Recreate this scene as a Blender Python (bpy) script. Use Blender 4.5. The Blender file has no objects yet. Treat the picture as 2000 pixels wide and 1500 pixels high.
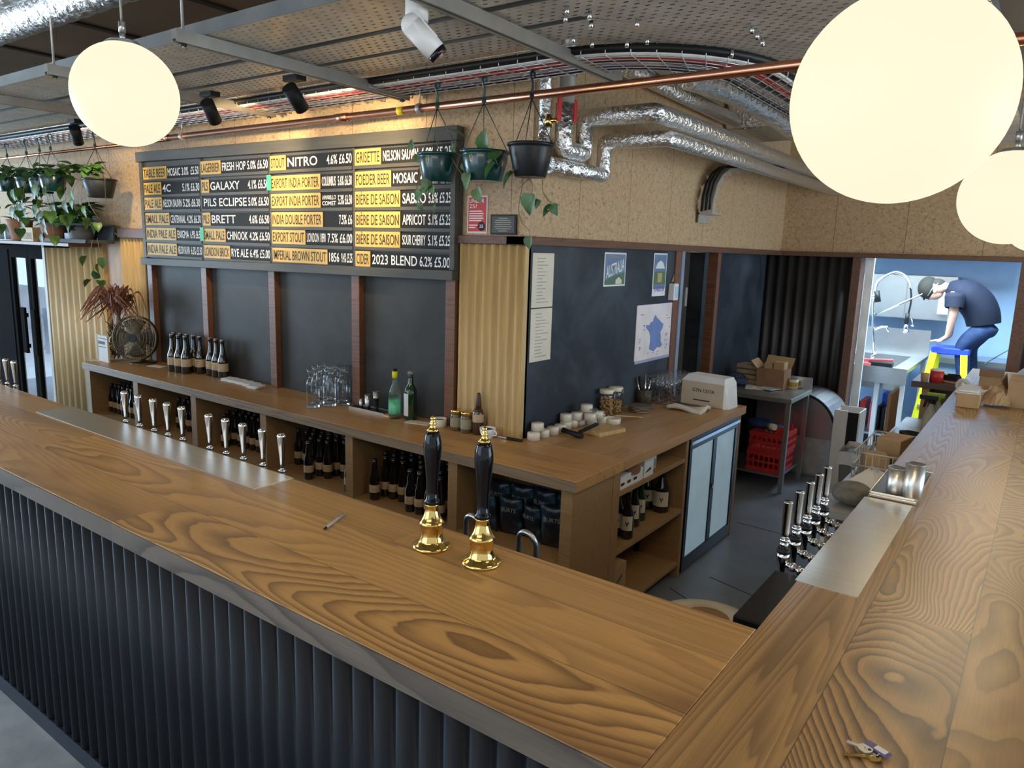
import bpy, bmesh, math, random
from mathutils import Vector, Matrix, noise as mnoise
random.seed(7)
C = bpy.context.scene.collection
SC = bpy.context.scene
PI = math.pi
# ---------------------------------------------------------------- camera
YAW, PITCH, ROLL, FPX = math.radians(35.916), math.radians(-10.374), math.radians(1.801), 1434.4
CAM = Vector((2.233, -3.199, 1.959))
_f = Vector((-math.sin(YAW)*math.cos(PITCH), math.cos(YAW)*math.cos(PITCH), math.sin(PITCH)))
_r0 = Vector((math.cos(YAW), math.sin(YAW), 0)); _u0 = _r0.cross(_f)
_r = math.cos(ROLL)*_r0 + math.sin(ROLL)*_u0
_u = -math.sin(ROLL)*_r0 + math.cos(ROLL)*_u0
cd = bpy.data.cameras.new('camera'); cam = bpy.data.objects.new('camera', cd); C.objects.link(cam)
cd.sensor_width = 36; cd.sensor_fit = 'HORIZONTAL'; cd.lens = 36*FPX/2000; cd.clip_start = .05
cam.matrix_world = Matrix(((_r.x,_u.x,-_f.x,CAM.x),(_r.y,_u.y,-_f.y,CAM.y),(_r.z,_u.z,-_f.z,CAM.z),(0,0,0,1)))
SC.camera = cam
def at(px, py, ax, val):
    """world point where the sight line of a photo pixel meets the plane axis = val (measuring helper)"""
    v = _f + _r*((px-1000)/FPX) + _u*((750-py)/FPX)
    return CAM + v*((val-CAM[ax])/v[ax])
# ---------------------------------------------------------------- world, exposure, big lights
w = bpy.data.worlds.new('daylight'); SC.world = w; w.use_nodes = True
bg = w.node_tree.nodes['Background']; bg.inputs[0].default_value = (.80,.90,1,1); bg.inputs[1].default_value = .55
try: SC.cycles.transparent_max_bounces = 64   # stacked clear glass
except Exception: pass
SC.view_settings.view_transform = 'Standard'; SC.view_settings.look = 'None'
SC.view_settings.gamma = 1; SC.view_settings.use_curve_mapping = False
SC.view_settings.exposure = 0.68
def area(name, loc, target, sx, sy, power, col):
    l = bpy.data.lights.new(name, 'AREA'); l.shape = 'RECTANGLE'; l.size = sx; l.size_y = sy; l.energy = power; l.color = col
    o = bpy.data.objects.new(name, l); C.objects.link(o); o.location = loc
    o.rotation_euler = (Vector(target)-Vector(loc)).to_track_quat('-Z','Y').to_euler(); return o
# daylight of the big shop windows behind and left of the viewer
area('window_daylight', (-2.5,-7.5,2.2), (-1.2,0,1.2), 6, 2.6, 85, (.62,.80,1))
area('window_daylight', (-9.5,-3.2,1.6), (-3,-2,.8), 3, 2.4, 190, (.55,.78,1))
area('window_daylight', (-8.6,3.0,2.2), (-7.2,.6,.4), 2.5, 1.0, 90, (.62,.82,1))  # added lamp to brighten the room beyond the glazed door
# strip lights on the kitchen ceiling
area('kitchen_ceiling_light', (1.0,5.2,2.66), (1.0,5.3,0), 2.2, 1.0, 170, (.64,.85,1))
# added warm fill from behind the viewer, standing for unseen room lamps
area('room_fill_light', (1.2,-4.6,3.2), (0.2,-1,1.0), 3, .5, 14, (1,.86,.68))
area('window_daylight', (7.5,2.0,1.5), (0,1.2,1.2), 5, 2.4, 150, (.58,.80,1))
# ---------------------------------------------------------------- mesh builder
class MB:
    def __init__(s): s.v=[]; s.f=[]; s.s=[]
    def add(s, vs, fs, smooth=False):
        b=len(s.v); s.v += [tuple(q) for q in vs]; s.f += [tuple(b+i for i in q) for q in fs]; s.s += [smooth]*len(fs); return s
    def box(s, x0,x1,y0,y1,z0,z1):
        vs=[(x,y,z) for z in (z0,z1) for y in (y0,y1) for x in (x0,x1)]
        return s.add(vs,[(0,2,3,1),(4,5,7,6),(0,1,5,4),(2,6,7,3),(0,4,6,2),(1,3,7,5)])
    def hexa(s, a, b):   # two quads (lists of 4 points), bridged
        return s.add(list(a)+list(b),[(3,2,1,0),(4,5,6,7),(0,1,5,4),(1,2,6,5),(2,3,7,6),(3,0,4,7)])
    def bar(s, p, q, w, h, up=(0,0,1)):
        p=Vector(p); q=Vector(q); d=(q-p).normalized(); a=d.cross(Vector(up))
        if a.length<1e-4: a=d.cross(Vector((0,1,0)))
        a.normalize(); b=a.cross(d); a*=w/2; b*=h/2
        return s.hexa([p-a-b,p+a-b,p+a+b,p-a+b],[q-a-b,q+a-b,q+a+b,q-a+b])
    def prism(s, pts, ax, a, b):   # polygon in the two other axes, extruded along ax
        def P(u,v,t): return {0:(t,u,v),1:(u,t,v),2:(u,v,t)}[ax]
        n=len(pts); vs=[P(u,v,a) for u,v in pts]+[P(u,v,b) for u,v in pts]
        return s.add(vs,[tuple(range(n))[::-1],tuple(range(n,2*n))]+[(i,(i+1)%n,n+(i+1)%n,n+i) for i in range(n)])
    def cyl(s, p, q, r0, r1=None, n=16, caps=True):
        r1 = r0 if r1 is None else r1; p=Vector(p); q=Vector(q); d=(q-p).normalized()
        a=d.orthogonal().normalized(); b=d.cross(a); vs=[]
        for c,r in ((p,r0),(q,r1)):
            for i in range(n):
                t=2*PI*i/n; vs.append(c+a*math.cos(t)*r+b*math.sin(t)*r)
        s.add(vs,[(i,(i+1)%n,n+(i+1)%n,n+i) for i in range(n)],True)
        if caps: s.add(vs,[tuple(range(n))[::-1],tuple(range(n,2*n))])
        return s
    def tube(s, pts, r, n=8, caps=True):
        pts=[Vector(p) for p in pts]; m=len(pts); rs = r if isinstance(r,(list,tuple)) else [r]*m
        vs=[]; a=None
        for i,p in enumerate(pts):
            d=(pts[min(i+1,m-1)]-pts[max(i-1,0)])
            if d.length<1e-9: d=Vector((0,0,1))
            d.normalize()
            if a is None: a=d.orthogonal().normalized()
            else:
                a=a-d*a.dot(d)
                a = a.normalized() if a.length>1e-6 else d.orthogonal().normalized()
            b=d.cross(a)
            for k in range(n):
                t=2*PI*k/n; vs.append(p+(a*math.cos(t)+b*math.sin(t))*rs[i])
        s.add(vs,[(i*n+k,i*n+(k+1)%n,(i+1)*n+(k+1)%n,(i+1)*n+k) for i in range(m-1) for k in range(n)],True)
        if caps: s.add(vs,[tuple(range(n))[::-1],tuple(range((m-1)*n,m*n))])
        return s
    def lathe(s, prof, c=(0,0,0), n=24, closed=False, axis=2):   # prof: (r,z)
        c=Vector(c); vs=[]; m=len(prof)
        for r,z in prof:
            for k in range(n):
                t=2*PI*k/n; q=(r*math.cos(t),r*math.sin(t),z)
                if axis==1: q=(q[0],q[2],q[1])
                if axis==0: q=(q[2],q[0],q[1])
                vs.append(c+Vector(q))
        fs=[]
        for i in range(m-1 if not closed else m):
            j=(i+1)%m
            for k in range(n): fs.append((i*n+k,i*n+(k+1)%n,j*n+(k+1)%n,j*n+k))
        s.add(vs,fs,True)
        if not closed:
            for i in (0,m-1):
                if prof[i][0]>1e-5: s.add(vs[i*n:(i+1)*n],[tuple(range(n))])
        return s
    def ball(s, c, r, n=16, m=10, sc=(1,1,1)):
        c=Vector(c); vs=[]; 
        for i in range(m+1):
            f=PI*i/m
            for k in range(n):
                t=2*PI*k/n; vs.append(c+Vector((r*sc[0]*math.sin(f)*math.cos(t),r*sc[1]*math.sin(f)*math.sin(t),-r*sc[2]*math.cos(f))))
        return s.add(vs,[(i*n+k,i*n+(k+1)%n,(i+1)*n+(k+1)%n,(i+1)*n+k) for i in range(m) for k in range(n)],True)
    def grid(s, P, nu, nv, smooth=True):   # P(u,v) in 0..1
        vs=[P(i/nu,j/nv) for j in range(nv+1) for i in range(nu+1)]; w_=nu+1
        return s.add(vs,[(j*w_+i,j*w_+i+1,(j+1)*w_+i+1,(j+1)*w_+i) for j in range(nv) for i in range(nu)],smooth)
    def xf(s, M, i0=0):
        s.v = s.v[:i0]+[tuple(M@Vector(q)) for q in s.v[i0:]]; return s
def wl(o):
    p=Vector((0,0,0))
    while o: p += o.location; o = o.parent
    return p
def obj(name, mb, mat, parent=None, bevel=0, seg=2, thick=0, subd=0, fixn=True):
    me=bpy.data.meshes.new(name)
    me.from_pydata(mb.v,[],mb.f)
    if mb.s: me.polygons.foreach_set('use_smooth', mb.s)
    if fixn:
        bm=bmesh.new(); bm.from_mesh(me); bmesh.ops.remove_doubles(bm,verts=bm.verts,dist=1e-6) if any(mb.s) else None
        bmesh.ops.recalc_face_normals(bm,faces=bm.faces); bm.to_mesh(me); bm.free()
    me.materials.append(mat); me.update()
    o=bpy.data.objects.new(name,me); C.objects.link(o)
    if parent: o.parent=parent; o.location=-wl(parent)
    if thick: m=o.modifiers.new('thickness','SOLIDIFY'); m.thickness=thick; m.offset=0
    if bevel: m=o.modifiers.new('bevel','BEVEL'); m.width=bevel; m.segments=seg; m.limit_method='ANGLE'; m.angle_limit=.7
    if subd: m=o.modifiers.new('smooth','SUBSURF'); m.levels=subd; m.render_levels=subd
    return o
def tag(o, label, cat, group=None, kind=None):
    o['label']=label; o['category']=cat
    if group: o['group']=group
    if kind: o['kind']=kind
    return o
def thing(name, label, cat, loc=(0,0,0), group=None):
    o=bpy.data.objects.new(name,None); C.objects.link(o); o.location=loc; o.empty_display_size=.05
    return tag(o,label,cat,group)
def struct(name, mb, mat, parent=None, **k):
    o=obj(name,mb,mat,parent,**k)
    if not parent: o['kind']='structure'
    return o
def dup(o, loc=None, rz=None, label=None, group=None, parent=None, sc=None):
    c=o.copy(); C.objects.link(c)
    if parent: c.parent=parent
    for ch in list(o.children): dup(ch, parent=c)
    if loc is not None: c.location=loc
    if rz is not None: c.rotation_euler=(0,0,rz)
    if sc is not None: c.scale=(sc,sc,sc)
    if label: c['label']=label
    if group: c['group']=group
    return c
ORD=['first','second','third','fourth','fifth','sixth','seventh','eighth','ninth','tenth','eleventh','twelfth','thirteenth','fourteenth']
# ---------------------------------------------------------------- lettering
def letters(name, s, mat, parent, o, u, v, wdt, hgt, lift=.001, keep=False):
    """flat lettering filling the rectangle at corner o, spanned by unit vectors u (reading) and v (up)"""
    cu=bpy.data.curves.new('t','FONT'); cu.body=s; cu.resolution_u=3; cu.align_x='LEFT'; cu.offset=.010 if 'ink' in mat.name or 'chalk' in mat.name else 0
    to=bpy.data.objects.new('t',cu); me=bpy.data.meshes.new_from_object(to); bpy.data.objects.remove(to); bpy.data.curves.remove(cu)
    xs=[q.co.x for q in me.vertices]; ys=[q.co.y for q in me.vertices]
    x0,x1,y0,y1=min(xs),max(xs),min(ys),max(ys); o=Vector(o); u=Vector(u).normalized(); v=Vector(v).normalized(); n=u.cross(v)
    sx=wdt/(x1-x0); sy=hgt/(y1-y0)
    if keep: sx=min(sx,sy)
    pl=wl(parent) if parent else Vector((0,0,0))
    for q in me.vertices: q.co = o+u*((q.co.x-x0)*sx)+v*((q.co.y-y0)*sy)+n*lift-pl
    me.materials.clear(); me.materials.append(mat)
    ob=bpy.data.objects.new(name,me); C.objects.link(ob)
    if parent: ob.parent=parent
    ob.location=(0,0,0)
    return ob
# ---------------------------------------------------------------- materials
def _nt(name):
    m=bpy.data.materials.new(name); m.use_nodes=True; nt=m.node_tree; return m,nt,nt.nodes['Principled BSDF']
def N(nt,t,**k):
    n=nt.nodes.new(t)
    for a,b in k.items():
        if a.startswith('i_'): n.inputs[int(a[2:])].default_value=b
        else: setattr(n,a,b)
    return n
def L(nt,a,ai,b,bi): nt.links.new(a.outputs[ai], b.inputs[bi])
def ramp(nt, stops):
    r=N(nt,'ShaderNodeValToRGB'); e=r.color_ramp.elements
    while len(e)<len(stops): e.new(.5)
    for q,(p,c) in zip(e,stops): q.position=p; q.color=(*c,1) if len(c)==3 else c
    return r
def math_(nt,op,a,b=None,c=None):
    n=N(nt,'ShaderNodeMath',operation=op)
    for i,x in enumerate((a,b,c)):
        if x is None: continue
        if isinstance(x,(int,float)): n.inputs[i].default_value=x
        else: nt.links.new(x,n.inputs[i])
    return n.outputs[0]
def mat(name, col, rough=.5, metal=0, var=.12, vs=6, stretch=(1,1,1), bump=0, bs=60, coat=0, spec=.5, trans=0, ior=1.45, alpha=1, emis=0, sheen=0):
    m,nt,b=_nt(name); tc=N(nt,'ShaderNodeTexCoord'); mp=N(nt,'ShaderNodeMapping'); mp.inputs[3].default_value=stretch; L(nt,tc,3,mp,0)
    nz=N(nt,'ShaderNodeTexNoise'); nz.inputs['Scale'].default_value=vs; nz.inputs['Detail'].default_value=4; L(nt,mp,0,nz,0)
    r=ramp(nt,[(.3,tuple(c*(1-var) for c in col)),(.7,tuple(min(1,c*(1+var)) for c in col))]); L(nt,nz,0,r,0); L(nt,r,0,b,'Base Color')
    b.inputs['Roughness'].default_value=rough; b.inputs['Metallic'].default_value=metal; b.inputs['Coat Weight'].default_value=coat
    b.inputs['Specular IOR Level'].default_value=spec; b.inputs['Transmission Weight'].default_value=trans; b.inputs['IOR'].default_value=ior; b.inputs['Alpha'].default_value=alpha
    if emis: b.inputs['Emission Color'].default_value=(*col,1); b.inputs['Emission Strength'].default_value=emis
    if bump:
        n2=N(nt,'ShaderNodeTexNoise'); n2.inputs['Scale'].default_value=bs; n2.inputs['Detail'].default_value=3; L(nt,mp,0,n2,0)
        bp=N(nt,'ShaderNodeBump'); bp.inputs['Strength'].default_value=bump; bp.inputs['Distance'].default_value=.01; L(nt,n2,0,bp,'Height'); L(nt,bp,0,b,'Normal')
    return m
def wood(name, along, bounds, scal, across, K, light, dark, rough=.35, seg=2.6, seam=.0012, fine=.2, coat=.15, knot=.5, sharp=.55, deep=1.0, straight=None, low=.10):
    """planks running on axis `along`; plank seams at `bounds` on the other horizontal axis; growth-ring figure"""
    m,nt,b=_nt(name); tc=N(nt,'ShaderNodeTexCoord'); sp=N(nt,'ShaderNodeSeparateXYZ'); L(nt,tc,3,sp,0)
    a=sp.outputs[along]; c=sp.outputs[1-along]; z=sp.outputs[2]
    idx=None; seamv=None
    for q in bounds:
        g=math_(nt,'GREATER_THAN',c,q); idx=g if idx is None else math_(nt,'ADD',idx,g)
        sv=math_(nt,'LESS_THAN',math_(nt,'ABSOLUTE',math_(nt,'SUBTRACT',c,q)),seam); seamv=sv if seamv is None else math_(nt,'MAXIMUM',seamv,sv)
    if idx is None: idx=math_(nt,'ADD',0.0,0.0)
    sa=math_(nt,'ADD',math_(nt,'DIVIDE',a,seg),math_(nt,'MULTIPLY',idx,.37)); sg=math_(nt,'FLOOR',sa)
    fr=math_(nt,'SUBTRACT',sa,sg); s2=math_(nt,'LESS_THAN',math_(nt,'MULTIPLY',fr,seg),seam*1.2)
    seamv = s2 if seamv is None else math_(nt,'MAXIMUM',seamv,s2)
    wn=N(nt,'ShaderNodeTexWhiteNoise',noise_dimensions='2D'); cv=N(nt,'ShaderNodeCombineXYZ'); nt.links.new(idx,cv.inputs[0]); nt.links.new(sg,cv.inputs[1]); L(nt,cv,0,wn,'Vector')
    rnd=wn.outputs['Value']
    sc2=scal if straight is None else math_(nt,'SUBTRACT',scal,math_(nt,'MULTIPLY',math_(nt,'COMPARE',idx,float(straight),.1),scal*.86))
    ac2=across if straight is None else math_(nt,'ADD',across,math_(nt,'MULTIPLY',math_(nt,'COMPARE',idx,float(straight),.1),across*.9))
    v=N(nt,'ShaderNodeCombineXYZ'); nt.links.new(math_(nt,'ADD',math_(nt,'MULTIPLY',a,sc2),math_(nt,'MULTIPLY',rnd,37.)),v.inputs[0])
    nt.links.new(math_(nt,'ADD',math_(nt,'MULTIPLY',c,ac2),math_(nt,'MULTIPLY',rnd,11.)),v.inputs[1]); nt.links.new(math_(nt,'MULTIPLY',z,across),v.inputs[2])
    n1=N(nt,'ShaderNodeTexNoise'); n1.inputs['Scale'].default_value=1; n1.inputs['Detail'].default_value=1.6; n1.inputs['Roughness'].default_value=.42; n1.inputs['Distortion'].default_value=.35; L(nt,v,0,n1,0)
    # small waviness of the rings
    n3=N(nt,'ShaderNodeTexNoise'); n3.inputs['Scale'].default_value=6; n3.inputs['Detail'].default_value=3; L(nt,v,0,n3,0)
    ph=math_(nt,'ADD',math_(nt,'MULTIPLY',n1.outputs[0],K),math_(nt,'MULTIPLY',n3.outputs[0],1.1))
    fra=math_(nt,'FRACT',ph)
    mid=tuple(l*.75+d*.25 for l,d in zip(light,dark))
    rr=ramp(nt,[(0,light),(sharp*.6,light),(sharp,mid),(.9,dark),(.96,mid),(1,light)]); nt.links.new(fra,rr.inputs[0])
    # ring strength varies
    n4=N(nt,'ShaderNodeTexNoise'); n4.inputs['Scale'].default_value=.8; n4.inputs['Detail'].default_value=1; L(nt,v,0,n4,0)
    st=ramp(nt,[(.38,(low,)*3),(.62,(1,)*3)]); L(nt,n4,0,st,0)
    mx=N(nt,'ShaderNodeMix',data_type='RGBA'); mx.inputs[6].default_value=(*[l*.93 for l in light],1); L(nt,rr,0,mx,7); nt.links.new(math_(nt,'MULTIPLY',st.outputs[0],deep),mx.inputs[0])
    # fine fibres
    v2=N(nt,'ShaderNodeCombineXYZ'); nt.links.new(math_(nt,'MULTIPLY',a,6),v2.inputs[0]); nt.links.new(math_(nt,'MULTIPLY',c,260),v2.inputs[1]); nt.links.new(math_(nt,'MULTIPLY',z,260),v2.inputs[2])
    n2=N(nt,'ShaderNodeTexNoise'); n2.inputs['Scale'].default_value=1; n2.inputs['Detail'].default_value=2; L(nt,v2,0,n2,0)
    fz=math_(nt,'ADD',1-fine/2,math_(nt,'MULTIPLY',math_(nt,'SUBTRACT',n2.outputs[0],.5),fine*2))
    # plank tone and brown heart patches
    n5=N(nt,'ShaderNodeTexNoise'); n5.inputs['Scale'].default_value=.9; n5.inputs['Detail'].default_value=2; n5.inputs['Distortion'].default_value=.8
    ad=N(nt,'ShaderNodeVectorMath',operation='ADD'); ad.inputs[1].default_value=(9,4,2); L(nt,v,0,ad,0); L(nt,ad,0,n5,0)
    hp=ramp(nt,[(.56,(0,)*3),(.74,(1,)*3)]); L(nt,n5,0,hp,0)
    hm=N(nt,'ShaderNodeMix',data_type='RGBA'); hm.inputs[7].default_value=(*[d*1.15 for d in dark],1); L(nt,mx,2,hm,6); nt.links.new(math_(nt,'MULTIPLY',hp.outputs[0],knot),hm.inputs[0])
    tone=math_(nt,'MULTIPLY',fz,math_(nt,'ADD',.88,math_(nt,'MULTIPLY',rnd,.24)))
    tone=math_(nt,'MULTIPLY',tone,math_(nt,'SUBTRACT',1,math_(nt,'MULTIPLY',seamv,.6)))
    fin=N(nt,'ShaderNodeMix',data_type='RGBA',blend_type='MULTIPLY'); fin.inputs[0].default_value=1; L(nt,hm,2,fin,6)
    cc=N(nt,'ShaderNodeCombineColor'); [nt.links.new(tone,cc.inputs[i]) for i in range(3)]; L(nt,cc,0,fin,7)
    L(nt,fin,2,b,'Base Color'); b.inputs['Roughness'].default_value=rough; b.inputs['Coat Weight'].default_value=coat; b.inputs['Coat Roughness'].default_value=.25
    bp=N(nt,'ShaderNodeBump'); bp.inputs['Strength'].default_value=.12; bp.inputs['Distance'].default_value=.002; nt.links.new(n2.outputs[0],bp.inputs['Height']); L(nt,bp,0,b,'Normal')
    return m
LW,DW=(.56,.315,.11),(.15,.072,.028)
M_edge=wood('shaded_elm_edge',0,[],.5,2.5,16,(.155,.122,.095),(.07,.054,.042),seg=2.9,knot=.4,rough=.5,coat=0)  # greyer and darker than the top: shade of the front face in its colour
M_edgeB=wood('shaded_oak_edge',0,[],.5,9,9,(.28,.195,.12),(.18,.115,.065),seg=3,knot=.1,rough=.5,coat=0)  # darker than the worktop oak, its front shade put into the colour
M_top=wood('elm_counter',0,[-1.97,-1.745],.55,2.5,32,LW,DW,seg=2.9,knot=.85,rough=.38,sharp=.45,deep=.8,straight=2)
M_topR=wood('elm_counter_return',1,[1.965,2.185],1.0,1.9,72,(.45,.26,.10),(.08,.041,.019),seg=3.4,knot=.5,sharp=.38,straight=0,low=.4,rough=.36)
M_back=wood('oak_back_bar',0,[-.37,-.28,-.19,-.1,0,.1,.2,.3,.4,.5],.5,9,9,(.50,.265,.09),(.32,.16,.052),seg=1.4,seam=.0006,knot=.1,rough=.42,deep=.7)
M_backR=wood('oak_back_bar_return',1,[.1,.2,.3,.4,.5],.5,9,9,(.48,.265,.10),(.31,.165,.06),seg=1.4,seam=.0006,knot=.1,rough=.42,deep=.7)
M_oak=wood('oak_carcass',0,[],1.2,14,7,(.36,.215,.095),(.24,.14,.06),seg=9,knot=.1,rough=.5,coat=0,deep=.6)
M_redwood=wood('stained_batten',0,[],.6,20,8,(.19,.075,.034),(.09,.034,.017),seg=9,rough=.45,coat=0)
M_trim=wood('stained_trim',1,[],.8,14,8,(.14,.062,.034),(.06,.028,.017),seg=9,rough=.5,coat=0)
M_pine=mat('pine_corrugated',(.52,.36,.165),.55,var=.16,vs=5,stretch=(6,6,.5))
M_ply=mat('brown_plywood',(.33,.19,.09),.6,var=.2,vs=6,stretch=(3,3,1))
def osb(name, axis):
    m,nt,b=_nt(name); tc=N(nt,'ShaderNodeTexCoord'); nz=N(nt,'ShaderNodeTexNoise'); nz.inputs['Scale'].default_value=48; nz.inputs['Detail'].default_value=4; nz.inputs['Distortion'].default_value=1.2; L(nt,tc,3,nz,0)
    vo=N(nt,'ShaderNodeTexVoronoi'); vo.inputs['Scale'].default_value=42; L(nt,tc,3,vo,0)
    r=ramp(nt,[(.3,(.27,.17,.085)),(.44,(.46,.315,.175)),(.7,(.56,.40,.235))]); L(nt,nz,0,r,0)
    mx=N(nt,'ShaderNodeMix',data_type='RGBA',blend_type='MULTIPLY'); mx.inputs[0].default_value=.07; L(nt,r,0,mx,6); L(nt,vo,1,mx,7)
    sp=N(nt,'ShaderNodeSeparateXYZ'); L(nt,tc,3,sp,0)
    q=math_(nt,'FRACT',math_(nt,'ADD',math_(nt,'DIVIDE',sp.outputs[axis],.61),.21)); sm=math_(nt,'LESS_THAN',q,.007)
    m2=N(nt,'ShaderNodeMix',data_type='RGBA'); m2.inputs[7].default_value=(.06,.035,.018,1); L(nt,mx,2,m2,6); nt.links.new(math_(nt,'MULTIPLY',sm,.8),m2.inputs[0]); L(nt,m2,2,b,'Base Color'); b.inputs['Roughness'].default_value=.6
    bp=N(nt,'ShaderNodeBump'); bp.inputs['Strength'].default_value=.25; bp.inputs['Distance'].default_value=.004; L(nt,nz,0,bp,'Height'); L(nt,bp,0,b,'Normal')
    return m
M_osbA=osb('strand_board',0); M_osbB=osb('strand_board_side',1)
M_navy=mat('navy_corrugated',(.0065,.008,.012),.5,var=.2,vs=3,stretch=(1,1,.3),spec=.25)
M_blackcor=mat('black_corrugated',(.028,.024,.024),.55,var=.2,vs=3)
def chalk(name, base, tint, k):
    m,nt,b=_nt(name); tc=N(nt,'ShaderNodeTexCoord'); nz=N(nt,'ShaderNodeTexNoise'); nz.inputs['Scale'].default_value=1.7; nz.inputs['Detail'].default_value=5; nz.inputs['Roughness'].default_value=.6; nz.inputs['Distortion'].default_value=.6; L(nt,tc,3,nz,0)
    r=ramp(nt,[(.42,base),(.75,tuple(a+k*t for a,t in zip(base,tint)))]); L(nt,nz,0,r,0); L(nt,r,0,b,'Base Color'); b.inputs['Roughness'].default_value=.55; b.inputs['Specular IOR Level'].default_value=.3; return m
M_chalk=chalk('chalkboard',(.031,.029,.026),(1,1,1.),.028)
M_chalkB=chalk('blue_chalkboard',(.021,.027,.038),(.8,1,1.2),.06)
M_frame=mat('charcoal_painted_wood',(.078,.073,.062),.5,var=.2,vs=5,stretch=(.4,5,5),spec=.3)
M_strip=mat('black_menu_strip',(.016,.0155,.016),.6,var=.1,spec=.2)
M_yellow=mat('yellow_card',(.66,.42,.10),.55,var=.05)
M_ink=mat('black_ink',(.03,.024,.016),.6,var=.05); M_chalkw=mat('white_chalk_pen',(.85,.85,.84),.7,var=.03)
M_green=mat('green_sticker',(.05,.45,.25),.5)
M_steel=mat('brushed_steel',(.74,.71,.65),.34,1,var=.06,vs=8,stretch=(1,30,30)); M_steelB=mat('brushed_steel_pale',(.50,.51,.52),.35,1,var=.06)
M_chrome=mat('chrome',(.72,.72,.72),.09,1,var=.02); M_brass=mat('polished_brass',(.78,.53,.17),.13,1,var=.05)
M_gloss=mat('black_gloss',(.006,.006,.008),.09,0,var=.1,coat=.1,spec=.35); M_black=mat('black_plastic',(.012,.012,.013),.45,var=.1,spec=.3); M_blackm=mat('black_powder_coat',(.012,.012,.013),.5,var=.1,spec=.2)
M_galv=mat('galvanised_steel',(.50,.49,.47),.38,.5,var=.15,vs=14)
M_door=mat('matt_black_door',(.010,.010,.011),.9,var=.1,spec=.05)
def perforated():
    m,nt,b=_nt('perforated_galvanised'); tc=N(nt,'ShaderNodeTexCoord'); sp=N(nt,'ShaderNodeSeparateXYZ'); L(nt,tc,3,sp,0)
    u=math_(nt,'DIVIDE',sp.outputs[0],.05); v=math_(nt,'DIVIDE',sp.outputs[1],.034); row=math_(nt,'FLOOR',v)
    u=math_(nt,'ADD',u,math_(nt,'MULTIPLY',math_(nt,'MODULO',row,2.),.5))
    fu=math_(nt,'ABSOLUTE',math_(nt,'SUBTRACT',math_(nt,'FRACT',u),.5)); fv=math_(nt,'ABSOLUTE',math_(nt,'SUBTRACT',math_(nt,'FRACT',v),.5))
    hole=math_(nt,'MULTIPLY',math_(nt,'LESS_THAN',fu,.19),math_(nt,'LESS_THAN',fv,.13))
    nz=N(nt,'ShaderNodeTexNoise'); nz.inputs['Scale'].default_value=9; nz.inputs['Detail'].default_value=4; L(nt,tc,3,nz,0)
    r=ramp(nt,[(.3,(.42,.39,.34)),(.7,(.58,.54,.47))]); L(nt,nz,0,r,0); L(nt,r,0,b,'Base Color'); b.inputs['Metallic'].default_value=.25; b.inputs['Roughness'].default_value=.4
    nt.links.new(math_(nt,'SUBTRACT',1,hole),b.inputs['Alpha']); return m
M_perf=perforated()
def foil():
    m,nt,b=_nt('crinkled_foil'); tc=N(nt,'ShaderNodeTexCoord'); nz=N(nt,'ShaderNodeTexVoronoi'); nz.inputs['Scale'].default_value=38; L(nt,tc,3,nz,0)
    n2=N(nt,'ShaderNodeTexNoise'); n2.inputs['Scale'].default_value=30; n2.inputs['Detail'].default_value=4; L(nt,tc,3,n2,0)
    b.inputs['Base Color'].default_value=(.85,.84,.82,1); b.inputs['Metallic'].default_value=1; b.inputs['Roughness'].default_value=.3
    bp=N(nt,'ShaderNodeBump'); bp.inputs['Strength'].default_value=.9; bp.inputs['Distance'].default_value=.02; L(nt,n2,0,bp,'Height')
    b2=N(nt,'ShaderNodeBump'); b2.inputs['Strength'].default_value=.3; b2.inputs['Distance'].default_value=.008; L(nt,nz,0,b2,'Height'); L(nt,bp,0,b2,'Normal'); L(nt,b2,0,b,'Normal'); return m
M_foil=foil()
M_copper=mat('copper',(.66,.30,.18),.24,1,var=.12,vs=5)
M_white=mat('white_plastic',(.75,.75,.74),.35,var=.03); M_ceram=mat('cream_ceramic',(.72,.66,.55),.3,var=.04,coat=.3)
M_paper=mat('cream_paper',(.66,.60,.49),.8,var=.06); M_wpaper=mat('white_paper',(.72,.72,.72),.8,var=.05)
M_red=mat('red_plastic',(.55,.03,.03),.4,var=.1); M_redp=mat('red_print',(.60,.05,.06),.5,var=.06)
M_glass=mat('clear_glass',(.95,.97,.97),.03,var=.0,trans=1,ior=1.45)
def thin(name,tint,k):
    m=bpy.data.materials.new(name); m.use_nodes=True; nt=m.node_tree; nt.nodes.remove(nt.nodes['Principled BSDF']); o=nt.nodes['Material Output']
    t=N(nt,'ShaderNodeBsdfTransparent'); t.inputs[0].default_value=(*tint,1); g=N(nt,'ShaderNodeBsdfGlossy'); g.inputs['Roughness'].default_value=.04
    lw=N(nt,'ShaderNodeFresnel'); lw.inputs[0].default_value=k; mx=N(nt,'ShaderNodeMixShader'); ge=N(nt,'ShaderNodeNewGeometry'); nt.links.new(math_(nt,'MULTIPLY',math_(nt,'MULTIPLY',lw.outputs[0],1.3),math_(nt,'SUBTRACT',1,ge.outputs['Backfacing'])),mx.inputs[0]); L(nt,t,0,mx,1); L(nt,g,0,mx,2); L(nt,mx,0,o,0); return m
M_thin=thin('thin_glass',(.975,.98,.98),1.5)
M_bottle=mat('brown_bottle_glass',(.012,.008,.006),.08,var=.1,coat=.7,spec=.7)
M_gbottle=mat('green_bottle_glass',(.012,.035,.014),.06,var=.1,coat=.5)
M_label=mat('kraft_label',(.46,.34,.205),.65,var=.12,vs=40); M_cap=mat('crown_cap',(.30,.29,.27),.3,.8,var=.1)
M_capd=mat('dark_crown_cap',(.075,.073,.07),.35,.6,var=.1)
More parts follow.
